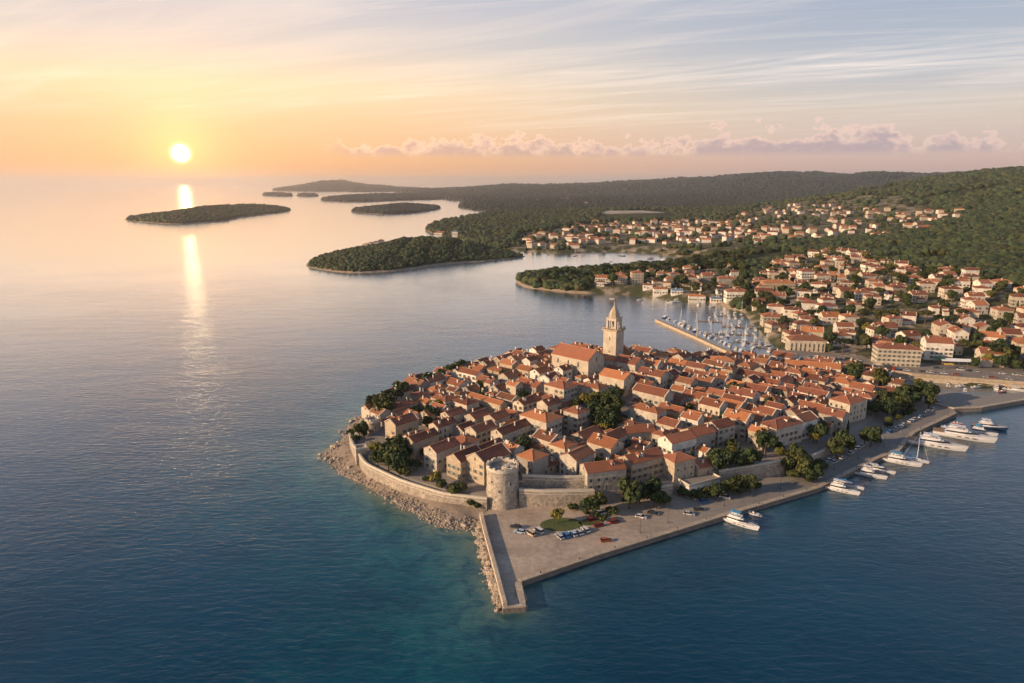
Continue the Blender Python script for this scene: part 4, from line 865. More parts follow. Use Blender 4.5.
# ------------------------------------------------------------ old town houses: (px, py of the ridge middle, L, W, H, ridge 'R'/'D' or degrees, roof, extras)
RA, DA = 47, -43
O, T, D_, B = 'orange', 'terracotta', 'dark red', 'brown'
HS = [
 (401.5, 416.5, 14, 8.5, 9, 'R', T, 'sandy stone', 'gable'), (421.5, 432.7, 15, 7, 9, 'R', D_, 'sandy stone', 'gable'), (443.7, 420.2, 12, 7, 7.5, 'R', D_, 'cream plaster', 'gable'),
 (453, 409.3, 11, 7, 6.5, 'R', D_, 'cream plaster', 'gable'), (442, 441.5, 14, 8.5, 9.5, 'R', D_, 'pale stone', 'gable'), (464.6, 397, 12, 9, 6.5, 'D', D_, 'cream plaster', 'hip'),
 (413, 411, 8, 6, 5, 'D', T, 'white plaster', 'gable'), (405, 401, 13, 8, 5, 'R', T, 'pale stone', 'hip'), (422.6, 391, 9, 8, 6, 'R', D_, 'grey stone', 'hip'), (443.7, 393, 12, 10, 7, 'D', T, 'pale stone', 'hip'),
 (438, 384.7, 12, 8, 5, 'R', O, 'pale stone', 'hip'), (399, 408, 10, 7, 4.5, 'R', B, 'grey stone', 'gable'), (424.4, 398, 8, 6, 4.5, 'D', O, 'sandy stone', 'gable'),
 (481, 424, 14, 7.5, 7, 'R', T, 'cream plaster', 'gable'), (478, 411, 12, 8, 5.5, 'R', D_, 'pale stone', 'gable'), (497, 412, 11, 8, 6.5, 'R', D_, 'cream plaster', 'gable'), (511, 424, 20, 7.5, 9, 'R', D_, 'pale stone', 'gable'),
 (525, 398, 11, 7.5, 7, 'R', D_, 'cream plaster', 'gable'), (540, 410.5, 17, 12, 11.5, 'D', O, 'pale stone', 'hip'), (559, 380.5, 14, 12, 10, 'D', T, 'cream plaster', 'hip'), (549.6, 432.5, 11, 9, 8, 'D', B, 'cream plaster', 'gable'),
 (487, 397, 25, 5, 5.5, 'D', O, 'sandy stone', 'gable'), (500.4, 384, 11, 8, 5, 'R', T, 'pale stone', 'gable'), (514.5, 381.7, 7.5, 6, 7.5, 'D', O, 'cream plaster', 'gable'), (531, 380.5, 15, 8, 6, 'D', T, 'grey stone', 'gable'),
 (508.6, 394, 12, 7, 5, 'D', B, 'pale stone', 'gable'), (537, 394, 9, 7, 5, 'R', D_, 'pale stone', 'gable'), (554, 395, 12, 6, 5, 'D', D_, 'cream plaster', 'gable'), (471, 386, 9, 7, 5, 'R', O, 'grey stone', 'gable'),
 (487.5, 377, 12, 8, 6, 'D', D_, 'cream plaster', 'gable'), (457, 380, 12, 8, 4.5, 'D', T, 'white plaster', 'gable'), (463, 423, 9, 7, 5, 'R', D_, 'pale stone', 'gable'), (490, 441.5, 15, 7, 6, 'R', D_, 'pale stone', 'gable'),
 (469, 452, 13, 9, 8.5, 'R', D_, 'sandy stone', 'gable'), (491.5, 450, 16, 10.5, 10, 'R', D_, 'sandy stone', 'gable'), (512.6, 444, 8, 6.5, 7, 'D', O, 'white plaster', 'gable'), (532.5, 450, 10, 9.5, 9.5, 'R', O, 'grey stone', 'hip'),
 (562, 439, 9, 9, 7.5, 'R', O, 'cream plaster', 'hip'), (577.5, 449, 13, 9, 9, 'R', B, 'pale stone', 'gable'), (605.6, 437, 13, 10, 9, 'D', O, 'cream plaster', 'gable'),
 (603, 461.6, 17, 9, 8.5, 15, T, 'pale stone', 'gable'), (642, 452, 18, 9, 8.5, 30, T, 'sandy stone', 'gable'), (679, 453.4, 11, 9, 8.5, 26, T, 'sandy stone', 'hip'), (705, 466.5, 11, 7, 4, 26, T, 'sandy stone', 'gable'),
 (586, 430, 13, 10, 4.5, 'R', T, 'grey stone', 'gable'), (614.5, 431, 12, 8, 8, 'R', T, 'pale stone', 'gable'), (638, 425.7, 14, 8, 8, 15, T, 'grey stone', 'gable'), (641.4, 440, 9, 7, 5, 'D', D_, 'grey stone', 'gable'),
 (577, 406, 10, 9, 11, 'R', T, 'pale stone', 'hip'), (593.4, 381.7, 14, 9, 7, 'D', T, 'cream plaster', 'hip'), (617, 371, 17, 11, 9.5, 'D', O, 'cream plaster', 'gable'), (649.6, 404.5, 16, 9, 9, 'D', O, 'pale stone', 'hip'),
 (653, 387.6, 20, 9, 9, 'D', D_, 'pale stone', 'gable'), (669, 418.6, 11, 8, 5.5, 'D', D_, 'cream plaster', 'gable'), (678, 433, 15, 9, 9.5, 30, T, 'white plaster', 'gable'), (698, 426, 13, 10, 9.5, 30, T, 'pale stone', 'gable'),
 (720, 419.5, 11, 9, 10, 30, D_, 'pale stone', 'gable'), (739, 412, 12, 9, 10, 'D', O, 'pale stone', 'gable'), (762, 406.4, 15, 8, 6.5, 'D', T, 'cream plaster', 'gable'), (781, 417.5, 19, 11, 9, 30, D_, 'pale stone', 'hip'),
 (803, 413.4, 12, 9, 9, 32, B, 'white plaster', 'gable'), (812.7, 403, 14, 8, 6.5, 'D', T, 'pale stone', 'gable'), (833.8, 409, 12, 9, 8.5, 'D', D_, 'pale stone', 'gable'), (849, 394, 17, 12, 10.5, 34, T, 'cream plaster', 'hip'),
 (805.6, 387.5, 26, 8, 7, 'D', D_, 'white plaster', 'gable'), (755, 372, 20, 8, 6, 'D', D_, 'pale stone', 'gable'), (775, 366.4, 15, 10, 5, 'D', O, 'cream plaster', 'hip'), (812.7, 361.7, 34, 10, 6.5, -20, O, 'white plaster', 'gable'),
 (817, 375, 13, 9, 6, 'D', D_, 'cream plaster', 'gable'), (845.5, 378, 13, 10, 6, 'D', O, 'pale stone', 'hip'), (860, 383, 13, 9, 6, 'D', T, 'grey stone', 'gable'), (891.6, 385.8, 17, 9, 5, 0, T, 'pale stone', 'hip'),
 (743.8, 388.8, 15, 9, 6.5, 'D', D_, 'white plaster', 'gable'), (731, 400.5, 13, 9, 7, 'D', O, 'grey stone', 'gable'), (696, 392.7, 14, 8, 7, 'D', T, 'pale stone', 'gable'), (714, 399, 12, 9, 8, 'D', T, 'cream plaster', 'gable'),
 (685, 377.5, 12, 8, 7, 'D', B, 'pale stone', 'gable'), (653, 369.5, 16, 9, 9, 'D', D_, 'cream plaster', 'gable'), (637, 374, 12, 10, 7, 'D', D_, 'cream plaster', 'gable'), (677, 395, 10, 7, 5, 'D', D_, 'grey stone', 'gable'),
 (673, 405.6, 13, 7, 6.5, 'D', T, 'sandy stone', 'gable'), (700, 412.7, 13, 7, 6.5, 'D', O, 'sandy stone', 'gable'), (722.6, 355.5, 14, 10, 8, -10, O, 'grey stone', 'hip'), (684, 352, 17, 10, 5.5, -12, T, 'grey stone', 'hip'),
 (679, 360, 12, 8, 5.5, 'D', O, 'pale stone', 'gable'), (660.5, 352, 11, 8, 6, -15, O, 'white plaster', 'hip'), (663, 361.5, 11, 8, 5, 'R', T, 'cream plaster', 'hip'), (642, 355.5, 11, 8, 5, 'D', O, 'sandy stone', 'gable'),
 (695.6, 371.6, 17, 8, 5.5, 'D', D_, 'grey stone', 'gable'), (707, 375.2, 13, 8, 6, 'D', B, 'grey stone', 'gable'), (720, 371, 12, 8, 6, 'D', O, 'pale stone', 'gable'), (736.6, 381, 9, 7, 6, 'D', O, 'cream plaster', 'gable'),
 (483, 359, 10, 8, 5, 'D', B, 'grey stone', 'gable'), (479, 365, 10, 9, 5, 'D', O, 'grey stone', 'gable'), (499, 366, 13, 9, 5, 'D', T, 'sandy stone', 'hip'), (510, 360, 11, 8, 6, 'D', O, 'sandy stone', 'gable'),
 (534, 353.5, 12, 9, 6, 'D', T, 'sandy stone', 'hip'), (525, 366.4, 10, 7, 7, 'D', O, 'cream plaster', 'gable'), (542.6, 362, 13, 8, 5, 'R', O, 'grey stone', 'gable'), (511, 371, 12, 8, 5, 'R', B, 'pale stone', 'gable'),
 (628, 350, 10, 8, 9, 'D', O, 'sandy stone', 'gable'), (549, 357, 8, 7, 6, 'R', O, 'sandy stone', 'gable'), (630, 357, 15, 11, 9, 'D', D_, 'pale stone', 'gable'),
]
HL = []
for i, (a, b, L, W_, H, dr, rc, wc, kd) in enumerate(HS):
    ang_ = R(RA if dr == 'R' else DA if dr == 'D' else dr); x, y, z = place(a, b, H+W_*.24); HL.append([x, y, ang_, L, W_, H, rc, wc, kd])
FIXED = len(FOOT)
def relax(HL, fixed, it=60):
    for _ in range(it):
        mv = 0
        for i in range(len(HL)):
            for j in range(i+1, len(HL)):
                if (HL[i][0]-HL[j][0])**2+(HL[i][1]-HL[j][1])**2 > 900: continue
                h = rect_hit(HL[i][:5], HL[j][:5], 0.1)
                if h:
                    o_, d = h; s_ = 1 if (HL[j][0]-HL[i][0])*d[0]+(HL[j][1]-HL[i][1])*d[1] > 0 else -1; k = min(o_*0.5, 0.6); mv += 1
                    HL[i][0] -= d[0]*s_*k*.5; HL[i][1] -= d[1]*s_*k*.5; HL[j][0] += d[0]*s_*k*.5; HL[j][1] += d[1]*s_*k*.5
                    if o_ > 1.5 and _ % 8 == 7:
                        for q_ in (i, j): HL[q_][3] = max(HL[q_][3]*0.96, 7); HL[q_][4] = max(HL[q_][4]*0.97, 5.5)
            for f in fixed:
                if (HL[i][0]-f[0])**2+(HL[i][1]-f[1])**2 > 1600: continue
                h = rect_hit(HL[i][:5], f, 0.1)
                if h:
                    o_, d = h; s_ = 1 if (HL[i][0]-f[0])*d[0]+(HL[i][1]-f[1])*d[1] > 0 else -1; HL[i][0] += d[0]*s_*min(o_, .8); HL[i][1] += d[1]*s_*min(o_, .8); mv += 1
        if not mv: break
fixed = [f for f in FOOT]
# open ground kept free: the garden by the church square, the front terraces, the street behind the quay wall
KEEP = []
def keep(px, py, z_, w, d, ang=45): x, y = on(px, py, z_); KEEP.append((x, y, R(ang), w, d))
keep(604, 414, 11, 25, 26); keep(628, 408, 11, 8, 32, 40); keep(560, 489, 9, 30, 10, 0)
relax(HL, fixed+KEEP[:1])
# terraces behind the front wall must stay clear of houses that belong behind it
for h in HL:
    for _ in range(60):
        c, s_ = math.cos(h[2]), math.sin(h[2]); cr = [(h[0]+c*u*h[3]/2-s_*v*h[4]/2, h[1]+s_*u*h[3]/2+c*v*h[4]/2) for u, v in ((-1, -1), (1, -1), (1, 1), (-1, 1))]
        sw = sdist(np.array(cr), WALLP)
        if sw.min() > 1.0 or h[1] > 330: break
        h[1] += 0.5; 
        if h[0] < -20: h[0] += 0.3
# fill the rest of the town with a rotated, jittered pattern of houses
rf_ = random.Random(21); cand = []
cs, sn = math.cos(R(45)), math.sin(R(45)); cx0, cy0 = WALLP.mean(0)
for i in range(-20, 21):
    for j in range(-20, 21):
        for att in range(3):
            u = i*12.0+rf_.uniform(-3, 3); v = j*10.5+rf_.uniform(-3, 3); x = cx0+cs*u-sn*v; y = cy0+sn*u+cs*v; cand.append((x, y))
sw = sdist(np.array(cand), WALLP); st_ = sdist(np.array(cand), TOWN)
NOFILL = [polyw([(700, 470), (724, 452), (800, 446), (862, 418), (905, 390), (910, 430), (850, 450), (800, 470), (720, 484)], 6), polyw([(350, 440), (372, 425), (385, 440), (412, 458), (430, 474), (470, 492), (480, 506), (400, 492)], 6),
          polyw([(520, 480), (590, 478), (594, 506), (520, 508)], 7), polyw([(358, 425), (372, 402), (410, 384), (414, 392), (385, 412)], 5)]
nf = np.max([sdist(np.array(cand), q_) for q_ in NOFILL], axis=0)
allr = [tuple(h[:5]) for h in HL]+[f for f in fixed]+KEEP
for (x, y), s_, stt, n_ in zip(cand, sw, st_, nf):
    if s_ < 6 or stt < 9 or n_ > -1: continue
    for L, W_ in ((rf_.uniform(10, 15), rf_.uniform(7, 9.5)), (rf_.uniform(8, 10), rf_.uniform(6, 7.5)), (rf_.uniform(6, 7.5), rf_.uniform(4.6, 5.6))):
        pxx, pyy = pxof(x, y, 10); pr_ = 0.5 if pxx < 620 else 0.28
        ang_ = R((RA if rf_.random() < pr_ else DA)+rf_.uniform(-5, 5)); cnd = (x, y, ang_, L, W_)
        if any((x-a[0])**2+(y-a[1])**2 < 900 and rect_hit(cnd, a, 0.0) for a in allr): continue
        H = rf_.choice([5, 5.5, 6, 7, 8]) if L > 8 else rf_.choice([3.6, 4.5, 5])
        HL.append([x, y, ang_, L, W_, H, rf_.choice([T, T, D_, D_, D_, O, B]), rf_.choice(['pale stone', 'pale stone', 'grey stone', 'cream plaster', 'sandy stone', 'white plaster']), rf_.choice(['gable', 'gable', 'gable', 'hip'])])
        allr.append(cnd); break
for i, (x, y, ang_, L, W_, H, rc, wc, kd) in enumerate(HL):
    z = min(float(h_town([x], [y])[0]), 99)
    build_house(x, y, z, ang_, L, W_, H, kd, rc, wc, 'town', 1000+i, group='stone houses of the old town', dens=0.72)
print('TOWN HOUSES', len(HL))
# tall front of the house that stands on the rampart line, arched white building with its terrace
x, y, z = place(699, 483, 3.5); o = empty('arcaded_house', (x, y, 1.9), R(27)); L, W_, H = 17, 7, 4.9
mb = MB(); mb.box(-L/2, L/2, -W_/2, W_/2, -1, H); mb.build('wall', [WALLS['white plaster']], o)
mb = MB(); mb.box(-L/2-.2, L/2+.2, -W_/2-.2, W_/2+.2, H+.003, H+.3); mb.build('roof_terrace', [M_PAVE], o)
mb = MB()
for a, b, c, d in ((-L/2-.2, L/2+.2, -W_/2-.2, -W_/2+.1), (-L/2-.2, -L/2+.1, -W_/2+.103, W_/2), (L/2-.1, L/2+.2, -W_/2+.103, W_/2)): mb.box(a, b, c, d, H+.303, H+1.1)
mb.build('parapet', [M_TRIM], o)
for i, u in enumerate((-6.2, -3.4)): put_face(WINA, o, 0, L, W_, u, 1.7)
for u in (0.2, 3.2, 6.0): put_face(DOORRED, o, 0, L, W_, u, 0.1, 'door')
for u in (-2, 2): put_face(WIN[0], o, 2, L, W_, u*.8, 2.2)
tag(o, 'low white building with red arched doors and a flat roof terrace beside the quay', 'building'); FOOT.append((x, y, R(27), L, W_))

# ------------------------------------------------------------ garden, boundary and quay trees: (px, py crown middle, kind, scale)
TR = [(588, 398, 'yellow', 1.0), (597, 396, 'yellow', .8), (608, 396, 'dark', 1.1), (600, 405, 'broad', 1.2), (611, 402, 'broad', 1.2), (594, 411, 'dark', 1.2), (605, 414, 'dark', 1.3), (614, 411, 'broad', 1.2), (598, 419, 'dark', 1.1), (610, 421, 'dark', 1.1), (617, 419, 'broad', .9),
 (604, 427, 'yellow', .8), (612, 428, 'bush', 1.3), (598, 432, 'bush', 1.2), (616, 392, 'dark', .8),
 (380, 406, 'broad', 1.3), (376, 398, 'pine', 1.1), (386, 399, 'broad', 1.2), (392, 393, 'pine', 1.1), (399, 389, 'broad', 1.2), (405, 386, 'dark', 1.0), (413, 387, 'broad', .9), (388, 407, 'yellow', .9), (370, 404, 'broad', .8), (428, 379, 'dark', 1.2), (441, 374, 'dark', 1.1), (449, 370, 'dark', 1.1), (456, 369, 'broad', 1.0), (462, 366, 'broad', 1.1), (466, 364, 'broad', 1.0), (474, 366, 'dark', .8),
 (359, 427, 'broad', .9), (353, 432, 'bush', 1.6), (363, 432, 'bush', 1.5), (356, 438, 'bush', 1.3),
 (375, 447, 'yellow', .8), (377, 456, 'broad', .7), (392, 451, 'broad', 1.3), (397, 445, 'broad', 1.2), (388, 461, 'broad', 1.0), (400, 458, 'dark', 1.1), (397, 467, 'bush', 1.8), (405, 471, 'bush', 1.6), (432, 412, 'dark', 1.0), (436, 404, 'yellow', .9), (428, 415, 'dark', .8),
 (436, 481, 'yellow', .7), (442, 484, 'bush', 1.3), (426, 479, 'bush', 1.0), (455, 488, 'bush', 1.7), (463, 492, 'bush', 1.5), (471, 495, 'bush', 1.4), (479, 498, 'bush', 1.1),
 (524, 442, 'dark', 1.0), (519, 440, 'bush', 1.6), (505, 374, 'broad', .8), (502, 359, 'dark', .7), (482, 384, 'broad', .7), (537, 372, 'dark', .7), (545, 352, 'pine', .7), (490, 362, 'broad', .7),
 (630, 489, 'broad', 1.35), (590, 503, 'broad', .8), (595, 499, 'broad', .9), (573, 507, 'bush', 1.2), (612, 511, 'bush', 1.5), (628, 452, 'bush', 1.2), (655, 462, 'bush', 1.6), (630, 446, 'cypress', .6), (640, 490, 'broad', .9), (655, 479, 'dark', .9), (650, 481, 'dark', .7), (657, 497, 'dark', .8), (665, 500, 'bush', 1.4),
 (570, 468, 'bush', 1.3), (564, 469, 'bush', 1.1), (578, 470, 'bush', .9),
 (685, 491, 'bush', 1.6), (692, 493, 'bush', 1.5), (700, 494, 'bush', 1.5), (708, 492, 'bush', 1.6), (716, 489, 'broad', .7), (722, 490, 'bush', 1.7), (729, 484, 'broad', .8), (737, 488, 'bush', 1.6), (744, 485, 'bush', 1.7), (750, 481, 'broad', .8), (756, 485, 'bush', 1.4), (735, 477, 'bush', 1.5),
 (714, 459, 'dark', 1.0), (722, 456, 'dark', 1.1), (730, 458, 'dark', 1.0), (738, 458, 'dark', .9), (746, 457, 'dark', 1.0), (754, 455, 'dark', .9), (719, 463, 'bush', 1.4), (742, 463, 'bush', 1.4), (766, 440, 'dark', 1.2), (705, 440, 'bush', 1.0), (769, 402, 'dark', 1.0), (776, 407, 'dark', .8), (735, 388, 'dark', .9),
 (795, 450, 'broad', .9), (800, 459, 'broad', 1.1), (792, 462, 'broad', 1.0), (806, 464, 'broad', 1.1), (813, 470, 'broad', .9), (797, 472, 'bush', 1.8), (819, 466, 'dark', .8), (789, 473, 'bush', 1.5), (810, 477, 'bush', 1.6), (824, 465, 'bush', 1.2),
 (818, 430, 'dark', 1.0), (822, 426, 'dark', .8), (844, 439, 'dark', 1.1), (838, 446, 'broad', 1.0), (850, 444, 'broad', .7), (872, 433, 'dark', 1.15), (866, 434, 'broad', .9), (877, 439, 'bush', 1.4), (848, 427, 'cypress', .6),
 (878, 405, 'broad', 1.1), (886, 402, 'broad', 1.0), (884, 396, 'dark', 1.0), (893, 397, 'yellow', 1.0), (900, 394, 'broad', 1.1), (908, 391, 'broad', 1.1), (915, 389, 'broad', 1.1), (922, 388, 'dark', 1.2), (928, 391, 'dark', 1.2), (930, 397, 'broad', 1.0), (914, 397, 'dark', 1.0), (904, 401, 'broad', 1.0), (888, 408, 'dark', 1.0), (896, 404, 'broad', .9), (910, 403, 'broad', .8), (872, 406, 'dark', .9), (918, 382, 'yellow', .8),
 (890, 420, 'bush', 1.6), (897, 416, 'bush', 1.5), (905, 412, 'bush', 1.6), (911, 410, 'bush', 1.3), (888, 424, 'bush', 1.2), (930, 402, 'yellow', .6),
 (855, 368, 'broad', 1.2), (857, 374, 'dark', 1.0), (880, 376, 'broad', 1.3), (873, 377, 'dark', .9), (884, 379, 'broad', 1.0), (862, 376, 'bush', 1.4), (826, 381, 'cypress', .7), (812, 379, 'dark', .7), (798, 373, 'dark', .8)]
for a, b, k, s_ in TR: tree_px(a, b, k, s_*(1.22 if k != 'bush' else 1.1), 'town', 'trees and bushes of the old town')

# small trees and bushes in the courtyards and lanes
rg = random.Random(77); n_ = 0
for _ in range(6000):
    if n_ >= 75: break
    a, b = rg.uniform(400, 890), rg.uniform(362, 470); x, y = on(a, b, 9)
    if sdist(np.array([[x, y]]), WALLP)[0] < 5 or any((x-f[0])**2+(y-f[1])**2 < 400 and rect_hit((x, y, 0, 3.0, 3.0), f, 0.0) for f in FOOT): continue
    n_ += 1; tree(x, y, float(h_town([x], [y])[0]), rg.choice(['broad', 'dark', 'bush', 'yellow', 'cypress', 'dark']), rg.uniform(.6, .95), 'town', 'trees and bushes of the old town')
# ------------------------------------------------------------ road platform of the waterfront, mole
ROADP = polyw([(776, 356.5), (800, 359.5), (850, 365.5), (885, 370), (912, 374.3), (1024, 383), (1130, 390), (1500, 405), (1500, 380), (1130, 372), (1024, 368.5), (960, 365), (900, 361.5), (850, 356.5), (810, 351.5), (778, 349.5)], 4.4)
M_ROAD = groundmat('coast_road_asphalt', [(0, (.13, .115, .10)), (.5, (.19, .165, .14)), (1, (.26, .22, .18))], 0.05, 0.5, 0.15)
mb = MB(); mb.prism([tuple(p_) for p_ in ROADP], -4, 4.4, 1, 0); tag(mb.build('coast_road', [M_ROAD, M_COPING]), kind='structure')
ed = [tuple(p_) for p_ in ROADP[3:8]]; mb = MB(); ribbon(mb, ed, 0.3, -0.5, 3.2, 5.3); mb.build('road_parapet', [WALLS['sandy stone']]); o = bpy.data.objects['road_parapet']; tag(o, 'long sunlit stone parapet along the seaward edge of the coast road', 'parapet')
cl = [((np.array(on(a, b, 4.4)))) for a, b in ((800, 355.5), (850, 361), (900, 366), (960, 370), (1024, 375.5), (1130, 381))]
mb = MB()
for i in range(len(cl)-1):
    L = np.hypot(*(cl[i+1]-cl[i])); n = int(L/6)
    for j in range(n):
        a = cl[i]+(cl[i+1]-cl[i])*(j/n); b = cl[i]+(cl[i+1]-cl[i])*((j+.5)/n); ribbon(mb, [tuple(a), tuple(b)], -0.12, 0.12, 4.36, 4.404)
tag(mb.build('road_markings', [M_WHITE]), kind='structure')
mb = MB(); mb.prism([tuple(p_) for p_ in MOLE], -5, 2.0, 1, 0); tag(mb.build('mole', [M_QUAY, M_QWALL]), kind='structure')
ed = [tuple(p_) for p_ in MOLE[:5]]; mb = MB(); ribbon(mb, ed, 0.0, 1.6, 1.5, 2.6); tag(mb.build('mole_kerb', [M_COPING]), kind='structure')
# asphalt of the quay road, the beds and the jetty wall
RD = [tuple(p_) for p_ in polyw([(735, 507), (745, 497), (760, 491), (822, 470), (872, 445), (893, 433), (905, 422), (930, 410), (948, 408), (950, 412), (912, 431), (903, 440), (896, 449), (879, 455), (822, 484), (740, 507.5)], 1.8)]
mb = MB(); mb.prism(RD, 1.7, 1.806); tag(mb.build('quay_road', [M_ASPH]), kind='structure')
JW = [tuple(p_) for p_ in polyw([(479.5, 516), (484, 536), (494, 573), (503, 608)], 1.8)]
mb = MB(); ribbon(mb, JW, 0.0, 1.3, -1.0, 3.5); o = mb.build('jetty_wall', [M_COPING]); tag(o, 'pale stone breakwater wall along the left edge of the jetty', 'wall')
mb = MB(); ribbon(mb, [tuple(p_) for p_ in polyw([(503.3, 608.6), (526, 606.6)], 1.8)], 0.0, 1.4, 1.2, 2.25); ribbon(mb, [tuple(p_) for p_ in polyw([(526, 605.4), (521.4, 582.5)], 1.8)], 0.0, 2.2, 1.2, 2.20); tag(mb.build('jetty_kerb', [M_COPING]), kind='structure')
M_GRASS = groundmat('bed_grass', [(0, (.035, .060, .018)), (.5, (.07, .095, .028)), (1, (.15, .13, .05))], 0.2, 1.0)
def bed(px, py, rx, ry, label, ang=0):
    x, y = on(px, py, 1.8); o = empty('flower_bed', (x, y, 1.8), R(ang)); n = 28
    a = MB(); a.prism([(rx*math.cos(6.2832*i/n), ry*math.sin(6.2832*i/n)) for i in range(n)], -0.2, 0.22); a.build('kerb', [M_COPING], o)
    b = MB(); b.prism([((rx-.35)*math.cos(6.2832*i/n), (ry-.35)*math.sin(6.2832*i/n)) for i in range(n)], 0.1, 0.30); b.build('grass', [M_GRASS], o)
    rg = random.Random(int(px)); sv = MB()
    for i in range(160):
        a_ = rg.uniform(0, 6.28); q_ = rg.random()**.5*.9; x_, y_ = (rx-.4)*q_*math.cos(a_), (ry-.4)*q_*math.sin(a_); h_ = rg.uniform(.1, .35); w_ = .12
        sv.add([(x_-w_, y_, .28), (x_+w_, y_, .28), (x_+rg.uniform(-.1, .1), y_+.1, .3+h_)], [(0, 1, 2)])
    sv.build('grass_tufts', [M_GRASS], o); tag(o, label, 'flower bed')
bed(561, 525, 8.6, 5.6, 'oval green lawn bed with a small tree in the middle of the plaza', 8)
bed(590, 522.5, 5.0, 3.0, 'small green lawn bed right of the oval lawn on the plaza', 15)
tree_px(557, 514, 'yellow', .8, 'town', 'trees and bushes of the old town')
for a, b, s_ in ((602, 517, 1.2), (596, 515, .9), (585, 512, 1.0)): tree_px(a, b, 'bush', s_, 'town', 'trees and bushes of the old town')

# ------------------------------------------------------------ shore rocks
def rock_mesh(seed, k=1.0):
    bm = bmesh.new(); bmesh.ops.create_icosphere(bm, subdivisions=2, radius=1.0); rg = random.Random(seed); ax = [(Vector((rg.gauss(0, 1), rg.gauss(0, 1), rg.gauss(0, 1))).normalized(), rg.uniform(.55, .85)) for _ in range(9)]
    for v in bm.verts:
        for d, t_ in ax:
            q_ = v.co.dot(d)
            if q_ > t_: v.co -= d*(q_-t_)
        v.co += Vector((rg.uniform(-.04, .04), rg.uniform(-.04, .04), rg.uniform(-.04, .04))); v.co.z *= 0.72
    me = bpy.data.meshes.new('boulder'); bm.to_mesh(me); bm.free(); me.materials.append(M_ROCK); return me
ROCKS = [rock_mesh(i) for i in range(6)]
idx = [i for i in range(len(TOWN))]
a0 = 29; shoreline = [TOWN[i] for i in range(a0, len(TOWN))]+[TOWN[0], TOWN[1], TOWN[2]]
def along(pts):
    L = [0]
    for i in range(len(pts)-1): L.append(L[-1]+np.hypot(*(pts[i+1]-pts[i])))
    def f(s_):
        for i in range(len(pts)-1):
            if s_ <= L[i+1]: k = (s_-L[i])/(L[i+1]-L[i]+1e-9); d = (pts[i+1]-pts[i])/(L[i+1]-L[i]+1e-9); return pts[i]+(pts[i+1]-pts[i])*k, np.array([-d[1], d[0]])
        return pts[-1], np.array([0., 1.])
    return f, L[-1]
f_, LT = along(shoreline); rg = random.Random(4)
Vs = []; Fs = []; nV = 0
rv = [np.array([v.co[:] for v in m.vertices]) for m in ROCKS]; rfc = [[tuple(p.vertices) for p in m.polygons] for m in ROCKS]
for i in range(2300):
    s_ = rg.random()**0.9*LT; 
    if i % 2: s_ = LT*rg.uniform(.55, 1.0)
    p_, n_ = f_(s_); jet = s_ > LT*0.80; off = rg.gauss(0.6, 1.1) if jet else rg.gauss(1.2, 2.4)
    q_ = p_+n_*off; k = rg.randrange(6); sc_ = rg.uniform(.22, .65)*(1.25 if jet else 1.0); g_ = float(h_town([q_[0]], [q_[1]])[0]); zz = max(g_, -0.35)+(0.9*max(0, 1-abs(off)/2.2) if jet else .0)+rg.uniform(-.15, .2)
    a = rg.uniform(0, 6.28); c, s2 = math.cos(a), math.sin(a); V = rv[k]*sc_; V = np.stack([V[:, 0]*c-V[:, 1]*s2+q_[0], V[:, 0]*s2+V[:, 1]*c+q_[1], V[:, 2]+zz], 1)
    Vs.append(V); Fs += [tuple(v+nV for v in f) for f in rfc[k]]; nV += len(V)
tag(link('shore_rubble', mkmesh('shore_rubble', np.concatenate(Vs), Fs, [M_ROCK])), kind='stuff', label='pale rubble heaped along the left shore and the jetty', cat='rubble')
for i in range(120):
    s_ = LT*(rg.uniform(.04, .97) if i % 2 else rg.uniform(.78, .98)); p_, n_ = f_(s_); jet = s_ > LT*0.80; q_ = p_+n_*(rg.gauss(.3, .9) if jet else rg.gauss(.6, 2.0)); g_ = float(h_town([q_[0]], [q_[1]])[0]); sc_ = rg.uniform(.7, 1.5)
    o = link('boulder', ROCKS[rg.randrange(6)]); o.location = (q_[0], q_[1], max(g_, -.2)+sc_*.2+(.7 if jet else 0)); o.rotation_euler = (rg.uniform(-.3, .3), rg.uniform(-.3, .3), rg.uniform(0, 6.28)); o.scale = (sc_*rg.uniform(.9, 1.5), sc_, sc_)
    reg(o, 'large angular pale' if sc_ > 1.15 else 'angular pale', 'boulder', 'shore', 'rock', 'boulders along the shore')

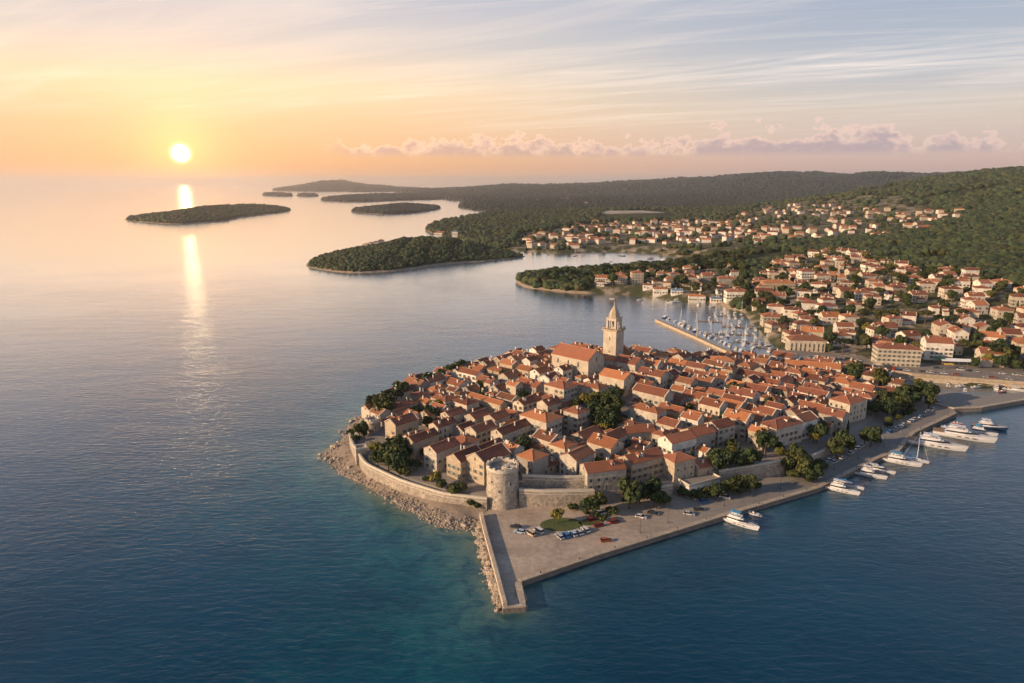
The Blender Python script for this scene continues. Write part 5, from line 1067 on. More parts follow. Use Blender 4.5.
# ------------------------------------------------------------ boats
M_HULLW = simple('white_gelcoat', (.60, .60, .60), 0.22, var=0.06); M_HULLB = simple('navy_hull_paint', (.03, .05, .12), 0.25); M_HULLR = simple('red_hull_paint', (.35, .05, .04), 0.35)
M_TEAK = simple('teak_deck', (.30, .19, .10), 0.7, scale=3); M_TINT = simple('tinted_glass', (.015, .02, .03), 0.08); M_CANV = simple('blue_canvas', (.07, .30, .50), 0.8); M_CREAM = simple('cream_cushion', (.62, .56, .46), 0.8); M_ANTI = simple('antifouling', (.06, .02, .02), 0.7)
def hull_mb(L, Bm, fb, mb, m=0, mk=2, n=15, stern=0.86):
    rings = []
    for i in range(n):
        s_ = i/(n-1); x = -L/2+L*s_; w = Bm/2*(stern+(1-stern)*min(1, s_*2.5))*(1-max(0, (s_-.45)/.55)**2.3)+0.02; zd = fb*(0.86+0.38*s_**2); rk = 0.35*(s_**5)*L*.12
        rings.append([(x+rk, -w, zd), (x+rk*.6, -w*.93, zd*.45), (x, -w*.70, 0.05), (x, 0, -0.35*fb*(1-s_*.6)), (x, w*.70, 0.05), (x+rk*.6, w*.93, zd*.45), (x+rk, w, zd)])
    V = [p for r in rings for p in r]; F = []; M_ = []
    for k in range(n-1):
        for i in range(6): F.append((k*7+i, (k+1)*7+i, (k+1)*7+i+1, k*7+i+1)); M_.append(mk if i in (2, 3) else m)
    F.append(tuple(range(7))); M_.append(m)
    for k in range(n-1): F.append((k*7+6, (k+1)*7+6, (k+1)*7, k*7)); M_.append(1)
    F = [f[::-1] for f in F]; o_ = len(mb.V); mb.V += V; mb.F += [tuple(v+o_ for v in f) for f in F]; mb.M += M_
    return lambda s_: (Bm/2*(stern+(1-stern)*min(1, s_*2.5))*(1-max(0, (s_-.45)/.55)**2.3), fb*(0.86+0.38*s_**2))
def cabin(mb, x0, x1, w, z0, z1, m=0, rake_f=0.5, rake_b=0.1, taper=0.82, wf=0.7):
    h = z1-z0; a, b = (x1-x0)*0.0, 0
    lo = [(x0, -w), (x0+(x1-x0)*.6, -w), (x1, -w*wf*.55), (x1, w*wf*.55), (x0+(x1-x0)*.6, w), (x0, w)]
    hi = [(x0+rake_b*h, -w*taper), (x0+(x1-x0)*.55, -w*taper), (x1-rake_f*2*h, -w*wf*.5*taper), (x1-rake_f*2*h, w*wf*.5*taper), (x0+(x1-x0)*.55, w*taper), (x0+rake_b*h, w*taper)]
    mb.loft([[(p[0], p[1], z0) for p in lo], [(p[0], p[1], z1) for p in hi]], m)
def yacht(L, kind, seed=0):
    Bm = L*0.27; fb = L*0.085+.35; root = empty('motor_yacht', (0, 0, 0)); h = MB(); prof = hull_mb(L, Bm, fb, h); h.build('hull', [M_HULLW if kind != 'navy' else M_HULLB, M_HULLW, M_ANTI], root, smoothf=False)
    st = MB(); st.prism([(-L*.499, -Bm*.40), (-L*.32, -Bm*.43), (-L*.32, Bm*.43), (-L*.499, Bm*.40)], fb*.87, fb*.93+.04); st.build('cockpit_deck', [M_TEAK], root)
    z0 = fb*.95; hc = 0.9+L*.035; c = MB(); cabin(c, -L*.30, L*.26, Bm*.37, z0-.2, z0+hc*.35, 0); cabin(c, -L*.30, L*.12, Bm*.345, z0+hc*.78, z0+hc, 0, .25, .1, .96); c.build('cabin', [M_HULLW], root)
    g = MB(); cabin(g, -L*.29, L*.235, Bm*.345, z0+hc*.35, z0+hc*.78, 0, .55, .1, .92); g.build('windows', [M_TINT], root)
    sw_ = MB()
    for sg in (-1, 1):
        for u in (-.1, .02, .14): sw_.box(L*u, L*(u+.07), sg*Bm*.5-.02*sg-.03, sg*Bm*.5-.02*sg+.03, fb*.55, fb*.72)
    sw_.build('hull_windows', [M_TINT], root)
    d = MB(); d.box(L*.27, L*.36, -Bm*.14, Bm*.14, fb*.9, fb*1.17); d.build('sun_pad', [M_CREAM], root)
    if L > 12.5:
        f = MB(); f.box(-L*.27, L*.05, -Bm*.30, Bm*.30, z0+hc+.003, z0+hc+.12); 
        for sg in (-1, 1): f.box(-L*.25, L*.05, sg*Bm*.30-.06, sg*Bm*.30+.06, z0+hc+.12, z0+hc+.65)
        f.box(L*.04, L*.06, -Bm*.3, Bm*.3, z0+hc+.12, z0+hc+.9); f.box(-L*.12, -L*.02, -Bm*.2, Bm*.2, z0+hc+.12, z0+hc+.5); f.build('flybridge', [M_HULLW], root)
        a = MB(); tz = z0+hc+1.9
        for sg in (-1, 1): a.bar((-L*.2, sg*Bm*.28, z0+hc), (-L*.15, sg*Bm*.27, tz), .1, 5); a.bar((0, sg*Bm*.28, z0+hc), (-L*.04, sg*Bm*.27, tz), .07, 5)
        a.prism([(-L*.24, -Bm*.3), (L*.02, -Bm*.26), (L*.02, Bm*.26), (-L*.24, Bm*.3)], tz, tz+.14); a.bar((-L*.12, 0, tz), (-L*.13, 0, tz+1.1), .06, 5); a.lathe([(.3, tz+.14), (.35, tz+.3), (.1, tz+.5)], 8, 0, (-L*.18, 0))
        a.build('hardtop', [M_CANV if kind == 'blue' else M_HULLW], root)
    else:
        a = MB(); tz = z0+hc+.5
        for sg in (-1, 1): a.bar((-L*.3, sg*Bm*.36, z0), (-L*.26, sg*Bm*.32, tz), .07, 5)
        a.prism([(-L*.42, -Bm*.34), (-L*.1, -Bm*.33), (-L*.1, Bm*.33), (-L*.42, Bm*.34)], tz, tz+.1); a.build('bimini', [M_CANV if kind == 'blue' else M_HULLW], root)
    r = MB(); prev = None
    for i in range(9):
        s_ = .55+.44*i/8; w, zd = prof(s_); x = -L/2+L*s_
        for sg in (-1, 1):
            r.bar((x, sg*w*.94, zd), (x, sg*w*.94, zd+.7), .03, 4)
            if prev: r.bar((prev[0], sg*prev[1]*.94, prev[2]+.7), (x, sg*w*.94, zd+.7), .03, 4)
        prev = (x, w, zd)
    r.build('rail', [M_METAL], root); return root
def set_at(o, px, py, rz, z=0.0): x, y = on(px, py, z+.6); o.location = (x, y, z); o.rotation_euler = (0, 0, rz); return o
YG = 'motor yachts moored along the quay'
for (a, b, L, kd, hd, lab) in [
 (841, 490, 14, 'white', -36, 'white motor yacht nearest the viewer in the row, left of a blue-topped boat'), (848.5, 486, 11.5, 'blue', -36, 'white cabin boat with a light blue top beside the nearest row yacht'),
 (870, 475, 13, 'white', -34, 'white motor yacht moored left of its twin in the second pair'), (880.5, 470.5, 11.5, 'white', -34, 'smaller white boat tucked behind the second pair of yachts'),
 (900, 462, 17, 'blue', -34, 'white yacht with light blue top at the bend of the quay'), (936, 445.5, 25, 'white', -32, 'very large white flybridge yacht, nearer of the two biggest'),
 (963, 437, 27, 'white', -32, 'largest white yacht, behind the other very large flybridge yacht'), (981, 433, 14, 'blue', -32, 'mid-size boat with light blue top beyond the largest yacht'),
 (989, 427.5, 16, 'navy', -26, 'navy-hulled motor yacht at the far right end of the row'), (739, 523, 15, 'blue', -42, 'white cabin cruiser with blue windscreen cover moored alone at the front quay')]:
    o = yacht(L, kd); set_at(o, a, b, R(hd)); tag(o, lab, 'yacht', YG)
def sailboat(L, kind):
    Bm = L*.30; fb = .9+L*.02; root = empty('sailing_boat', (0, 0, 0)); h = MB(); hull_mb(L, Bm, fb, h, stern=.7); h.build('hull', [M_HULLW if kind else M_HULLB, M_HULLW, M_ANTI], root)
    c = MB(); cabin(c, -L*.12, L*.26, Bm*.27, fb*.9, fb+.45); c.build('cabin', [M_HULLW], root); g = MB()
    for sg in (-1, 1): g.box(-L*.08, L*.1, sg*Bm*.255-.02, sg*Bm*.255+.02, fb+.1, fb+.3)
    g.build('windows', [M_TINT], root); m_ = MB(); H = L*1.25; m_.bar((L*.06, 0, fb), (L*.06, 0, fb+H), .09, 6, 0, .05)
    for k in (.45, .75): m_.bar((L*.06, -Bm*.28, fb+H*k), (L*.06, Bm*.28, fb+H*k), .05, 4)
    for a, b in (((L*.49, 0, fb+.1), (L*.06, 0, fb+H)), ((-L*.48, 0, fb), (L*.06, 0, fb+H)), ((L*.06, -Bm*.45, fb), (L*.06, 0, fb+H*.8)), ((L*.06, Bm*.45, fb), (L*.06, 0, fb+H*.8))): m_.bar(a, b, .03, 4)
    m_.build('mast', [M_WHITE], root); s_ = MB(); s_.bar((L*.05, 0, fb+1.1), (-L*.34, 0, fb+1.15), .09, 5); s_.bar((L*.03, 0, fb+1.3), (-L*.33, 0, fb+1.3), .2, 7, 1); s_.build('boom', [M_WHITE, M_CANV if kind else M_CREAM], root); return root
def smallboat(L, kind):
    Bm = L*.36; fb = .55+L*.03; root = empty('small_boat', (0, 0, 0)); h = MB(); n = 11
    hull_mb(L, Bm, fb, h); h.build('hull', [M_HULLW if kind != 'r' else M_HULLR, M_HULLW, M_ANTI], root)
    s_ = MB(); s_.prism([(-L*.42, -Bm*.32), (L*.12, -Bm*.34), (L*.3, -Bm*.15), (L*.3, Bm*.15), (L*.12, Bm*.34), (-L*.42, Bm*.32)], fb*.8, fb*1.02); s_.build('deck_well', [M_TEAK if kind != 'b' else M_CANV], root)
    c = MB(); c.box(-L*.05, L*.06, -Bm*.2, Bm*.2, fb, fb+.7); c.box(-L*.34, -L*.22, -Bm*.25, Bm*.25, fb, fb+.35); c.build('console', [M_HULLW], root)
    w = MB(); w.loft([[(L*.05, -Bm*.24, fb+.6), (L*.08, -Bm*.24, fb+.6), (L*.08, Bm*.24, fb+.6), (L*.05, Bm*.24, fb+.6)], [(0, -Bm*.2, fb+1.1), (.04, -Bm*.2, fb+1.1), (.04, Bm*.2, fb+1.1), (0, Bm*.2, fb+1.1)]]); w.build('windscreen', [M_TINT], root)
    m_ = MB(); m_.box(-L*.54, -L*.47, -.25, .25, .3, fb+.5); m_.build('outboard_motor', [M_IRON], root); return root
SB = [sailboat(11, 1), sailboat(13, 0), sailboat(9, 1)]; SM = [smallboat(6.5, 'w'), smallboat(7.5, 'b'), smallboat(5.5, 'r'), smallboat(7, 'w')]; YM = [yacht(11, 'white'), yacht(10, 'blue'), yacht(13, 'white')]
PROTOS_USED = set()
def boat(kind, px, py, hd, group, dom, z=0.0):
    src = {'s': SB, 'm': SM, 'y': YM}[kind]; k = random.randrange(len(src)); p0 = src[k]
    o = p0 if p0.name not in PROTOS_USED else copy_tree(p0); PROTOS_USED.add(p0.name); x, y = on(px, py, z); o.location = (x, y, z); o.rotation_euler = (0, 0, R(hd+random.uniform(-4, 4)))
    st = {'s': ['white sailing', 'navy-hulled sailing', 'small white sailing'], 'm': ['white open', 'blue-decked open', 'red-hulled', 'small white open'], 'y': ['white cabin', 'blue-topped cabin', 'larger white cabin']}[kind][k]; noun = 'boat'
    reg(o, st, noun, dom, 'boat', group); return o
MG = 'boats moored in the marina'
o = boat('m', 753.5, 514.5, -40, 'small boats by the quay', 'quay')
o = boat('m', 957, 424, -30, 'small boats by the quay', 'quay'); boat('s', 915, 461, -36, 'small boats by the quay', 'quay'); boat('m', 949, 428, -34, 'small boats by the quay', 'quay')
PIER = [(655, 320), (672, 327.5), (697, 338.5), (722, 350), (742, 358.5)]
pp = [on(a, b, 1.4) for a, b in PIER]; c = pp[2]; o = empty('marina_pier', (c[0], c[1], 1.4)); mb = MB(); ribbon(mb, [(p[0]-c[0], p[1]-c[1]) for p in pp], 0.0, 5.5, -5, 0.0); mb.build('deck', [M_COPING], o)
mb = MB(); ribbon(mb, [(p[0]-c[0], p[1]-c[1]) for p in pp], -0.15, 0.5, -1.5, .95); mb.build('parapet', [WALLS['sandy stone']], o); tag(o, 'long sunlit stone breakwater pier running out from the town into the marina', 'pier')
for i in range(17):
    s_ = (i+.5)/17; a = 655+87*s_; b = 320+38.5*s_; boat('s' if i % 3 == 0 else random.choice('ym'), a+7+random.uniform(-1, 1), b-4.5+random.uniform(-.6, .6), 58, MG, 'marina')
x, y = on(697, 337, 1.4); o = empty('beacon_column', (x, y, 1.4)); mb = MB(); mb.lathe([(1.1, 0), (.8, .5), (.62, 1), (.5, 11), (.8, 11.2), (.8, 11.5)], 12); mb.build('column', [WALLS['sandy stone']], o); mb = MB(); mb.lathe([(.5, 11.5), (.55, 12.2), (.15, 12.8)], 10); mb.build('lantern', [M_METAL], o); tag(o, 'tall slim stone beacon column standing on the marina pier', 'beacon')
M_DOCK = simple('dock_planks', (.30, .25, .20), 0.85, scale=2)
DOCKS = [((712, 315), (745, 316.5)), ((698, 320.5), (722, 321.5)), ((722, 326), (758, 327.5)), ((709, 333), (758, 335)), ((733, 341), (764, 343.5)), ((752, 345.5), (777, 349))]
for i, (a, b) in enumerate(DOCKS):
    p0, p1 = on(*a, .7), on(*b, .7); L = math.dist(p0, p1); an = math.atan2(p1[1]-p0[1], p1[0]-p0[0]); o = empty('floating_dock', ((p0[0]+p1[0])/2, (p0[1]+p1[1])/2, .7), an); mb = MB(); mb.box(-L/2, L/2, -1.2, 1.2, -.3, 0); mb.build('deck', [M_DOCK], o); mb = MB()
    for j in range(int(L/6)+1):
        for sg in (-1, 1): mb.bar((-L/2+.5+j*6*(L-1)/(6*max(1, int(L/6))), sg*1.35, -4), (-L/2+.5+j*6*(L-1)/(6*max(1, int(L/6))), sg*1.35, 1.4), .15, 6)
    mb.build('piles', [M_WOOD], o); reg(o, 'brown plank floating', 'dock', 'marina', 'dock', 'floating docks of the marina')
    n = int(L/5.6)
    for j in range(n):
        s_ = (j+.5)/n; xa, ya = p0[0]+(p1[0]-p0[0])*s_, p0[1]+(p1[1]-p0[1])*s_
        for sg in (-1, 1):
            if random.random() < .72:
                off = 6.5; X, Y = xa-math.sin(an)*off*sg, ya+math.cos(an)*off*sg
                if sdist(np.array([[X, Y]]), MAINL)[0] > -1: continue
                pxx, pyy = pxof(X, Y, 0); boat(random.choice('mmyyyms'), pxx, pyy, math.degrees(an)+90*sg+180, MG, 'marina')
# small boats in the basins and along the far bay
for a, b, k in ((675, 302.5, 'y'), (669, 303, 'm'), (699, 304.5, 'y'), (712, 307, 'm'), (745, 350, 'm'), (752, 352, 'm'), (738, 353, 'm'), (985, 386, 'y'), (996, 388, 'y'), (1008, 389.5, 'm'), (975, 387.5, 'm'), (960, 386.5, 'm'), (948, 385, 'm'), (1018, 391, 'y'), (965, 390, 'm'), (1002, 392, 'm'),
 (548, 255, 'm'), (575, 256, 's'), (600, 257, 'm'), (622, 256, 's'), (650, 259, 'y'), (664, 260, 'y'), (684, 262, 'y'), (700, 264, 'y'), (706, 262.5, 's'), (640, 262, 'm'), (610, 262, 'm'), (560, 252, 's'), (545, 251.5, 's'), (583, 296.5, 'm'), (612, 299, 'm'), (640, 300, 'm')):
    boat(k, a, b, random.choice([10, 190, 60, -30]), 'boats at anchor' if b < 303 else MG, 'bay' if b < 303 and a < 712 else 'marina')
# ------------------------------------------------------------ cars
def carpaint(n, c): return simple('car_paint_'+n, c, 0.25, var=0.05)
CP_ = {'white': carpaint('white', (.58, .58, .57)), 'red': carpaint('red', (.26, .03, .02)), 'blue': carpaint('blue', (.04, .16, .42)), 'dark grey': carpaint('dark', (.045, .05, .06)), 'silver': carpaint('silver', (.42, .43, .45)), 'orange': carpaint('orange', (.36, .07, .02)), 'pale blue': carpaint('pale_blue', (.35, .48, .60)), 'beige': carpaint('beige', (.50, .42, .32))}
M_TYRE = simple('tyre_rubber', (.02, .02, .02), 0.9)
wm_ = MB(); n_ = 12
V = [(.33*math.cos(6.283*i/n_), y_, .33+.33*math.sin(6.283*i/n_)) for y_ in (-.11, .11) for i in range(n_)]; wm_.add(V, [tuple(range(n_)), tuple(range(n_, 2*n_))[::-1]]+[(i, n_+i, n_+(i+1) % n_, (i+1) % n_) for i in range(n_)], 0); wm_.box(-.18, .18, -.12, .12, .15, .51, 1); WHEEL = wm_.mesh('wheel', [M_TYRE, M_METAL])
def car(col, van=False):
    o = empty('parked_car', (0, 0, 0)); L = 2.25; w = .86; b = MB(); hz = .78 if not van else .95
    pr = [(-L, .38), (-L, hz-.08), (-L+.1, hz), (L-1.2 if not van else L-.7, hz), (L-.12, hz-.18), (L, .42), (L-.15, .22), (-L+.12, .22)]
    b.loft([[(x_, -w, z_) for x_, z_ in pr], [(x_, w, z_) for x_, z_ in pr]]); top = 1.42 if not van else 1.9
    rf = MB(); rf.box(-L+.75 if not van else -L+.2, .35 if not van else .9, -w*.8, w*.8, top-.05, top); rf2 = None
    b.V += []; b.build('body', [CP_[col]], o)
    g = MB(); x0, x1 = (-L+.25, 1.15) if not van else (-L+.05, 1.6); g.loft([[(x0, -w*.93, hz-.01), (x1, -w*.93, hz-.01), (x1, w*.93, hz-.01), (x0, w*.93, hz-.01)], [(x0+.5 if not van else x0+.15, -w*.8, top-.05), (x1-.8, -w*.8, top-.05), (x1-.8, w*.8, top-.05), (x0+.5 if not van else x0+.15, w*.8, top-.05)]]); g.build('windows', [M_TINT], o)
    rf.build('roof', [CP_[col]], o)
    for a in (-1.35, 1.4):
        for c in (-.8, .8): q_ = link('wheel', WHEEL, o); q_.location = (a, c, 0)
    for c in (-.6, .6): q_ = MB(); q_.box(L-.16, L+.01, c-.14, c+.14, .5, .64); q_.build('headlight', [M_WHITE], o)
    return o
CARP = {}
def put_car(col, px, py, hd, group, dom, van=False, z=None, label=None):
    k = (col, van)
    if k in CARP: o = copy_tree(CARP[k])
    else: o = car(col, van); CARP[k] = o
    if z is None: x, y, z = place(px, py, .7)
    else: x, y = on(px, py, z+.7)
    o.location = (x, y, z); o.rotation_euler = (0, 0, R(hd)); reg(o, col+(' van' if van else ''), 'car' if not van else '', dom, 'car', group)
    return o
PG = 'cars parked on the quay'
zq = 1.806
for (c, a, b, h, v) in [('dark grey', 515.5, 526, 160, 0), ('pale blue', 520, 531, 165, 0), ('beige', 530.5, 533, 130, 1), ('white', 538.5, 530.5, 130, 1), ('silver', 559.5, 535.8, 118, 0), ('blue', 566, 534.2, 118, 0), ('pale blue', 573, 533, 118, 0), ('silver', 579, 531.5, 118, 0), ('white', 585.5, 529, 118, 0),
  ('white', 603, 512.5, 15, 1), ('red', 599, 524.6, 20, 0), ('red', 614.5, 521, 25, 0), ('orange', 606, 539.5, 10, 0), ('white', 641, 516, -20, 0), ('dark grey', 653, 512.5, -25, 0), ('silver', 689, 513, -20, 0), ('dark grey', 699, 508.5, 0, 0), ('blue', 704.5, 500.5, 5, 0), ('silver', 725, 496.5, -25, 1), ('red', 592, 519, 25, 0)]:
    put_car(c, a, b, h, PG, 'quay', bool(v), zq)
for (a, b) in ((823, 462.5), (829.5, 459.5), (835, 461), (843, 457), (851, 452), (858, 447.5), (862, 445), (896, 428), (900, 426.5), (904, 424), (911, 420.5), (915, 418.5), (920, 416), (925, 413.5), (929, 411), (934, 409), (890, 431)): put_car(random.choice(['white', 'pale blue', 'silver', 'white', 'blue']), a, b, random.choice([35, 30, 40]), PG, 'quay', False, zq)
for i in range(8):
    for j in range(3):
        if random.random() < .85: put_car(random.choice(['white', 'dark grey', 'silver', 'blue', 'silver', 'red']), 931+i*4.2+j*1.5, 394.5+j*3.2+i*.35, 95, 'cars in the basin car park', 'basin', False, 1.8 if j < 0 else None)
for i in range(14):
    for j in range(2):
        if random.random() < .8: put_car(random.choice(['white', 'white', 'silver', 'dark grey', 'pale blue', 'red']), 781+i*4.6, 353.6+j*2.6+i*.42, 80, 'cars parked by the marina', 'marina', False, 4.404)
for i in range(24):
    a = 850+i*8+random.uniform(-2, 2); put_car(random.choice(['white', 'silver', 'dark grey', 'orange', 'white', 'beige']), a, 361+(a-850)*.085+random.choice([-1.6, 3.2])+(0 if a < 900 else .6), random.choice([-14, 166]), 'cars on the coast road', 'road', random.random() < .2, 4.404)
# lamps and bollards along the quay
def lamp():
    o = empty('street_lamp', (0, 0, 0)); mb = MB(); mb.lathe([(.22, 0), (.2, .5), (.09, .7)], 8); mb.bar((0, 0, .5), (0, 0, 6.3), .08, 6, 0, .05); mb.bar((0, 0, 6.2), (.9, 0, 6.5), .05, 5); mb.build('pole', [M_IRON], o); mb = MB(); mb.box(.6, 1.3, -.16, .16, 6.4, 6.58); mb.build('lamp_head', [M_METAL], o); return o
LP0 = lamp(); first = True
for a, b in ((640, 533), (668, 523), (696, 514), (724, 506), (752, 497), (780, 489), (808, 480), (834, 470), (858, 459), (884, 448), (906, 427), (925, 417), (944, 409)):
    o = LP0 if first else copy_tree(LP0); first = False; x, y = on(a, b, zq); o.location = (x, y, 1.806 if a > 640 else 1.8); o.rotation_euler = (0, 0, R(200)); reg(o, 'slim dark', 'street lamp', 'quay', 'street lamp', 'street lamps along the quay')
mb = MB(); mb.lathe([(.2, 0), (.16, .15), (.13, .45), (.24, .55), (.2, .65)], 10); BOL = mb.mesh('bollard', [M_IRON])
for i in range(2, len(EDGE)-1):
    p0, p1 = np.array(EDGE[i]), np.array(EDGE[i+1]); L = np.hypot(*(p1-p0)); n = max(1, int(L/13))
    for j in range(n):
        d = (p1-p0)/L; q_ = p0+d*(j+.5)*L/n+np.array([-d[1], d[0]])*1.1; o = link('bollard', BOL); o.location = (q_[0], q_[1], 2.08); reg(o, 'small dark iron', 'bollard', 'quay', 'bollard', 'mooring bollards on the quay kerb')
# ------------------------------------------------------------ suburb: named larger blocks first, then villas
SUBG = 'houses of the hillside suburb'
def block(px, py, L, W_, H, ang, kind, rc, wc, label, cat='building', noun_name='apartment_building', win=None):
    x, y, z = place(px, py, H+W_*.2); o = build_house(x, y, z, R(ang), L, W_, H, kind, rc, wc, 'none', int(px*7), nch=2, annex=False, name=noun_name, win=win or WIN[1], door=True, dens=.95, cat=cat)
    REG.pop(); tag(o, label, cat); return o
M_BLUER = roofmat('blue_sheet_roof', (.10, .22, .38), (.14, .28, .45), (.08, .16, .26)); ROOFS['blue'] = M_BLUER
block(897.5, 343.5, 28, 13, 13, -12, 'hip', 'dark red', 'cream plaster', 'big four-storey cream hotel with red hipped roof behind the coast road', 'hotel', 'hotel_building')
block(938, 338, 18, 12, 12.5, -14, 'gable', 'terracotta', 'white plaster', 'tall white gabled building right of the big four-storey hotel')
block(806, 335.5, 26, 13, 9, -8, 'hip', 'brown', 'cream plaster', 'long cream building with dark roof above the marina car park', win=WINA)
block(778, 280, 34, 13, 11, -5, 'hip', 'orange', 'sandy stone', 'long ochre apartment block with orange roof on the middle slope')
block(768, 283, 22, 12, 9, -5, 'hip', 'terracotta', 'sandy stone', 'ochre block stepping down from the left end of the long apartment block')
block(806, 268.5, 15, 13, 17, 4, 'hip', 'terracotta', 'white plaster', 'tallest pale tower block at the top of the middle slope')
block(822, 272.5, 16, 12, 12, 0, 'hip', 'terracotta', 'cream plaster', 'pale block right beside the tallest tower block')
block(837, 274.5, 16, 11, 8, -6, 'gable', 'orange', 'cream plaster', 'cream gabled block second right of the tallest tower block')
block(737, 288.5, 24, 13, 9, -4, 'hip', 'terracotta', 'white plaster', 'white waterfront building with red roof at the root of the peninsula')
block(621, 274.5, 15, 11, 9, -3, 'hip', 'orange', 'cream plaster', 'cream villa block with orange roof in the middle of the peninsula')
block(637, 270.5, 14, 12, 14, 3, 'hip', 'terracotta', 'cream plaster', 'tall cream block among the peninsula trees')
block(603, 275.5, 20, 10, 7.5, -8, 'gable', 'orange', 'white plaster', 'leftmost long white building with orange roof on the peninsula')
block(662, 271, 15, 11, 11, 2, 'hip', 'orange', 'white plaster', 'white block with orange roof right of the tall peninsula block')
block(674, 271.5, 12, 11, 12, 5, 'hip', 'brown', 'grey stone', 'grey block with brown roof on the peninsula')
block(688, 275, 21, 11, 8, -4, 'hip', 'dark red', 'cream plaster', 'long cream block with dark red roof on the peninsula')
block(689, 265.5, 15, 11, 8, -4, 'hip', 'orange', 'white plaster', 'white block behind the long cream one on the peninsula')
block(707, 273, 13, 11, 9, 0, 'gable', 'terracotta', 'grey stone', 'grey gabled block on the right of the peninsula')
block(726, 276, 20, 12, 9, -3, 'hip', 'terracotta', 'grey stone', 'broad grey block with red roof at the right end of the peninsula')
block(660.5, 286.5, 16, 11, 6, -6, 'hip', 'orange', 'white plaster', 'white waterside building with orange roof on the peninsula shore')
block(697, 294.5, 18, 9, 5.5, -8, 'hip', 'orange', 'white plaster', 'white boathouse with orange roof standing at the water by the peninsula', 'boathouse', 'boathouse')
block(441, 231.5, 34, 14, 6, -6, 'hip', 'terracotta', 'white plaster', 'long pale waterfront building with a red roof behind the nearest islet')
block(455, 231, 14, 10, 14, -6, 'hip', 'blue', 'white plaster', 'tall blue-topped building on the shore behind the nearest islet')
block(677, 289, 13, 7, 4, -6, 'gable', 'blue', 'white plaster', 'low shed with a blue roof on the peninsula shore', 'shed', 'shed')
block(716, 297, 12, 7, 4, -8, 'gable', 'blue', 'white plaster', 'low shed with a blue roof beside the white waterfront building', 'shed', 'shed')
VG = ['pale stone', 'cream plaster', 'white plaster', 'white plaster', 'white plaster', 'cream plaster']
def scatter(poly, n, rmin, seed, dmin=0, zmin=2.0, clear=None, edge=2.0):
    rg = random.Random(seed); lo = poly.min(0); hi = poly.max(0); out = []; tries = 0
    while len(out) < n and tries < n*60:
        tries += 1
        # even in the fan (u, log y), so nearer ground is not starved
        u = rg.uniform(lo[0]/hi[1], hi[0]/lo[1]); y = math.exp(rg.uniform(math.log(lo[1]), math.log(hi[1]))) if seed % 2 else rg.uniform(lo[1], hi[1]); x = rg.uniform(lo[0], hi[0])
        if sdist(np.array([[x, y]]), poly)[0] < edge: continue
        if any((x-a)**2+(y-b)**2 < rmin*rmin for a, b in out): continue
        if sdist(np.array([[x, y]]), MAINL)[0] < 9 or sdist(np.array([[x, y]]), ROADP)[0] > -7 or sdist(np.array([[x, y]]), TOWN)[0] > -6: continue
        px, py = pxof(x, y, 10)
        if px > 1100 or px < 480: continue
        if any((x-f[0])**2+(y-f[1])**2 < (max(f[3], f[4])*.5+rmin*.42)**2 for f in FOOT): continue
        out.append((x, y))
    return out
s0 = SUBURB[0]
vill = scatter(s0, 152, 16.2, 101)
for i, (x, y) in enumerate(vill):
    z = float(h_main([x], [y])[0]); rg = random.Random(5000+i); L = rg.uniform(11.5, 17.5); W_ = rg.uniform(9.5, 12)
    build_house(x, y, z, R(rg.choice([-14, -8, 0, 8, -20, 78])+rg.uniform(-6, 6)), L, W_, rg.choice([5.5, 6.5, 7, 8, 9]), rg.choice(['gable', 'hip', 'hip', 'hip']), rg.choice(['terracotta', 'dark red', 'dark red', 'terracotta', 'orange']), rg.choice(VG), 'suburb', 5000+i, name='villa', noun='villa', group=SUBG, dens=.75)
pen = scatter(SUBURB[2], 34, 11.5, 303)
for i, (x, y) in enumerate(pen):
    z = float(h_main([x], [y])[0]); rg = random.Random(6500+i)
    build_house(x, y, z, R(rg.uniform(-20, 15)), rg.uniform(9, 14), rg.uniform(8, 10), rg.choice([4.5, 6, 7]), 'hip', rg.choice(['terracotta', 'orange', 'dark red']), rg.choice(VG), 'peninsula', 6500+i, name='villa', noun='villa', group='villas of the peninsula', dens=.6)
FARP = [polyw([(505, 244), (540, 232), (600, 223), (690, 224), (745, 228), (745, 242), (690, 246), (610, 240), (560, 247)], 15), polyw([(735, 216), (800, 215), (860, 222), (960, 230), (955, 240), (880, 243), (800, 244), (735, 244)], 22)]
FARV = scatter(FARP[0], 150, 16, 201)+scatter(FARP[1], 130, 18, 203)
FARV.sort(key=lambda p_: p_[1]); REST = []
for i, (x, y) in enumerate(FARV):
    rg = random.Random(7000+i); a_ = (R(rg.uniform(-35, 35)), rg.uniform(11, 20), rg.uniform(9, 12), rg.choice([5, 6, 7, 9])); z = float(h_main([x], [y])[0])
    if i < 88: build_house(x, y, z, *a_, rg.choice(['gable', 'hip']), rg.choice(['terracotta', 'orange', 'orange', 'terracotta', 'dark red']), rg.choice(VG[1:]), 'bay', 7000+i, nch=0, windows=False, annex=False, name='villa', noun='villa', group='houses round the far bay')
    else: REST.append((x, y, z)+a_); FOOT.append((x, y)+a_[:3])
for i in range(90):
    rg = random.Random(8000+i); a = rg.uniform(492, 600)+rg.gauss(0, 8); b = 193.2+rg.gauss(0, 1.6)+max(0, (560-a))*.012; z = 30
    for _ in range(6): x, y = on(a, b, z); z = max(2, float(h_main([x], [y])[0]))
    if y > 9000 or sdist(np.array([[x, y]]), MAINL)[0] < 10: continue
    REST.append((x, y, z, R(rg.uniform(-30, 30)), rg.uniform(16, 30), rg.uniform(12, 18), rg.choice([7, 9, 12]))); FOOT.append((x, y)+REST[-1][3:6])
mb = MB()
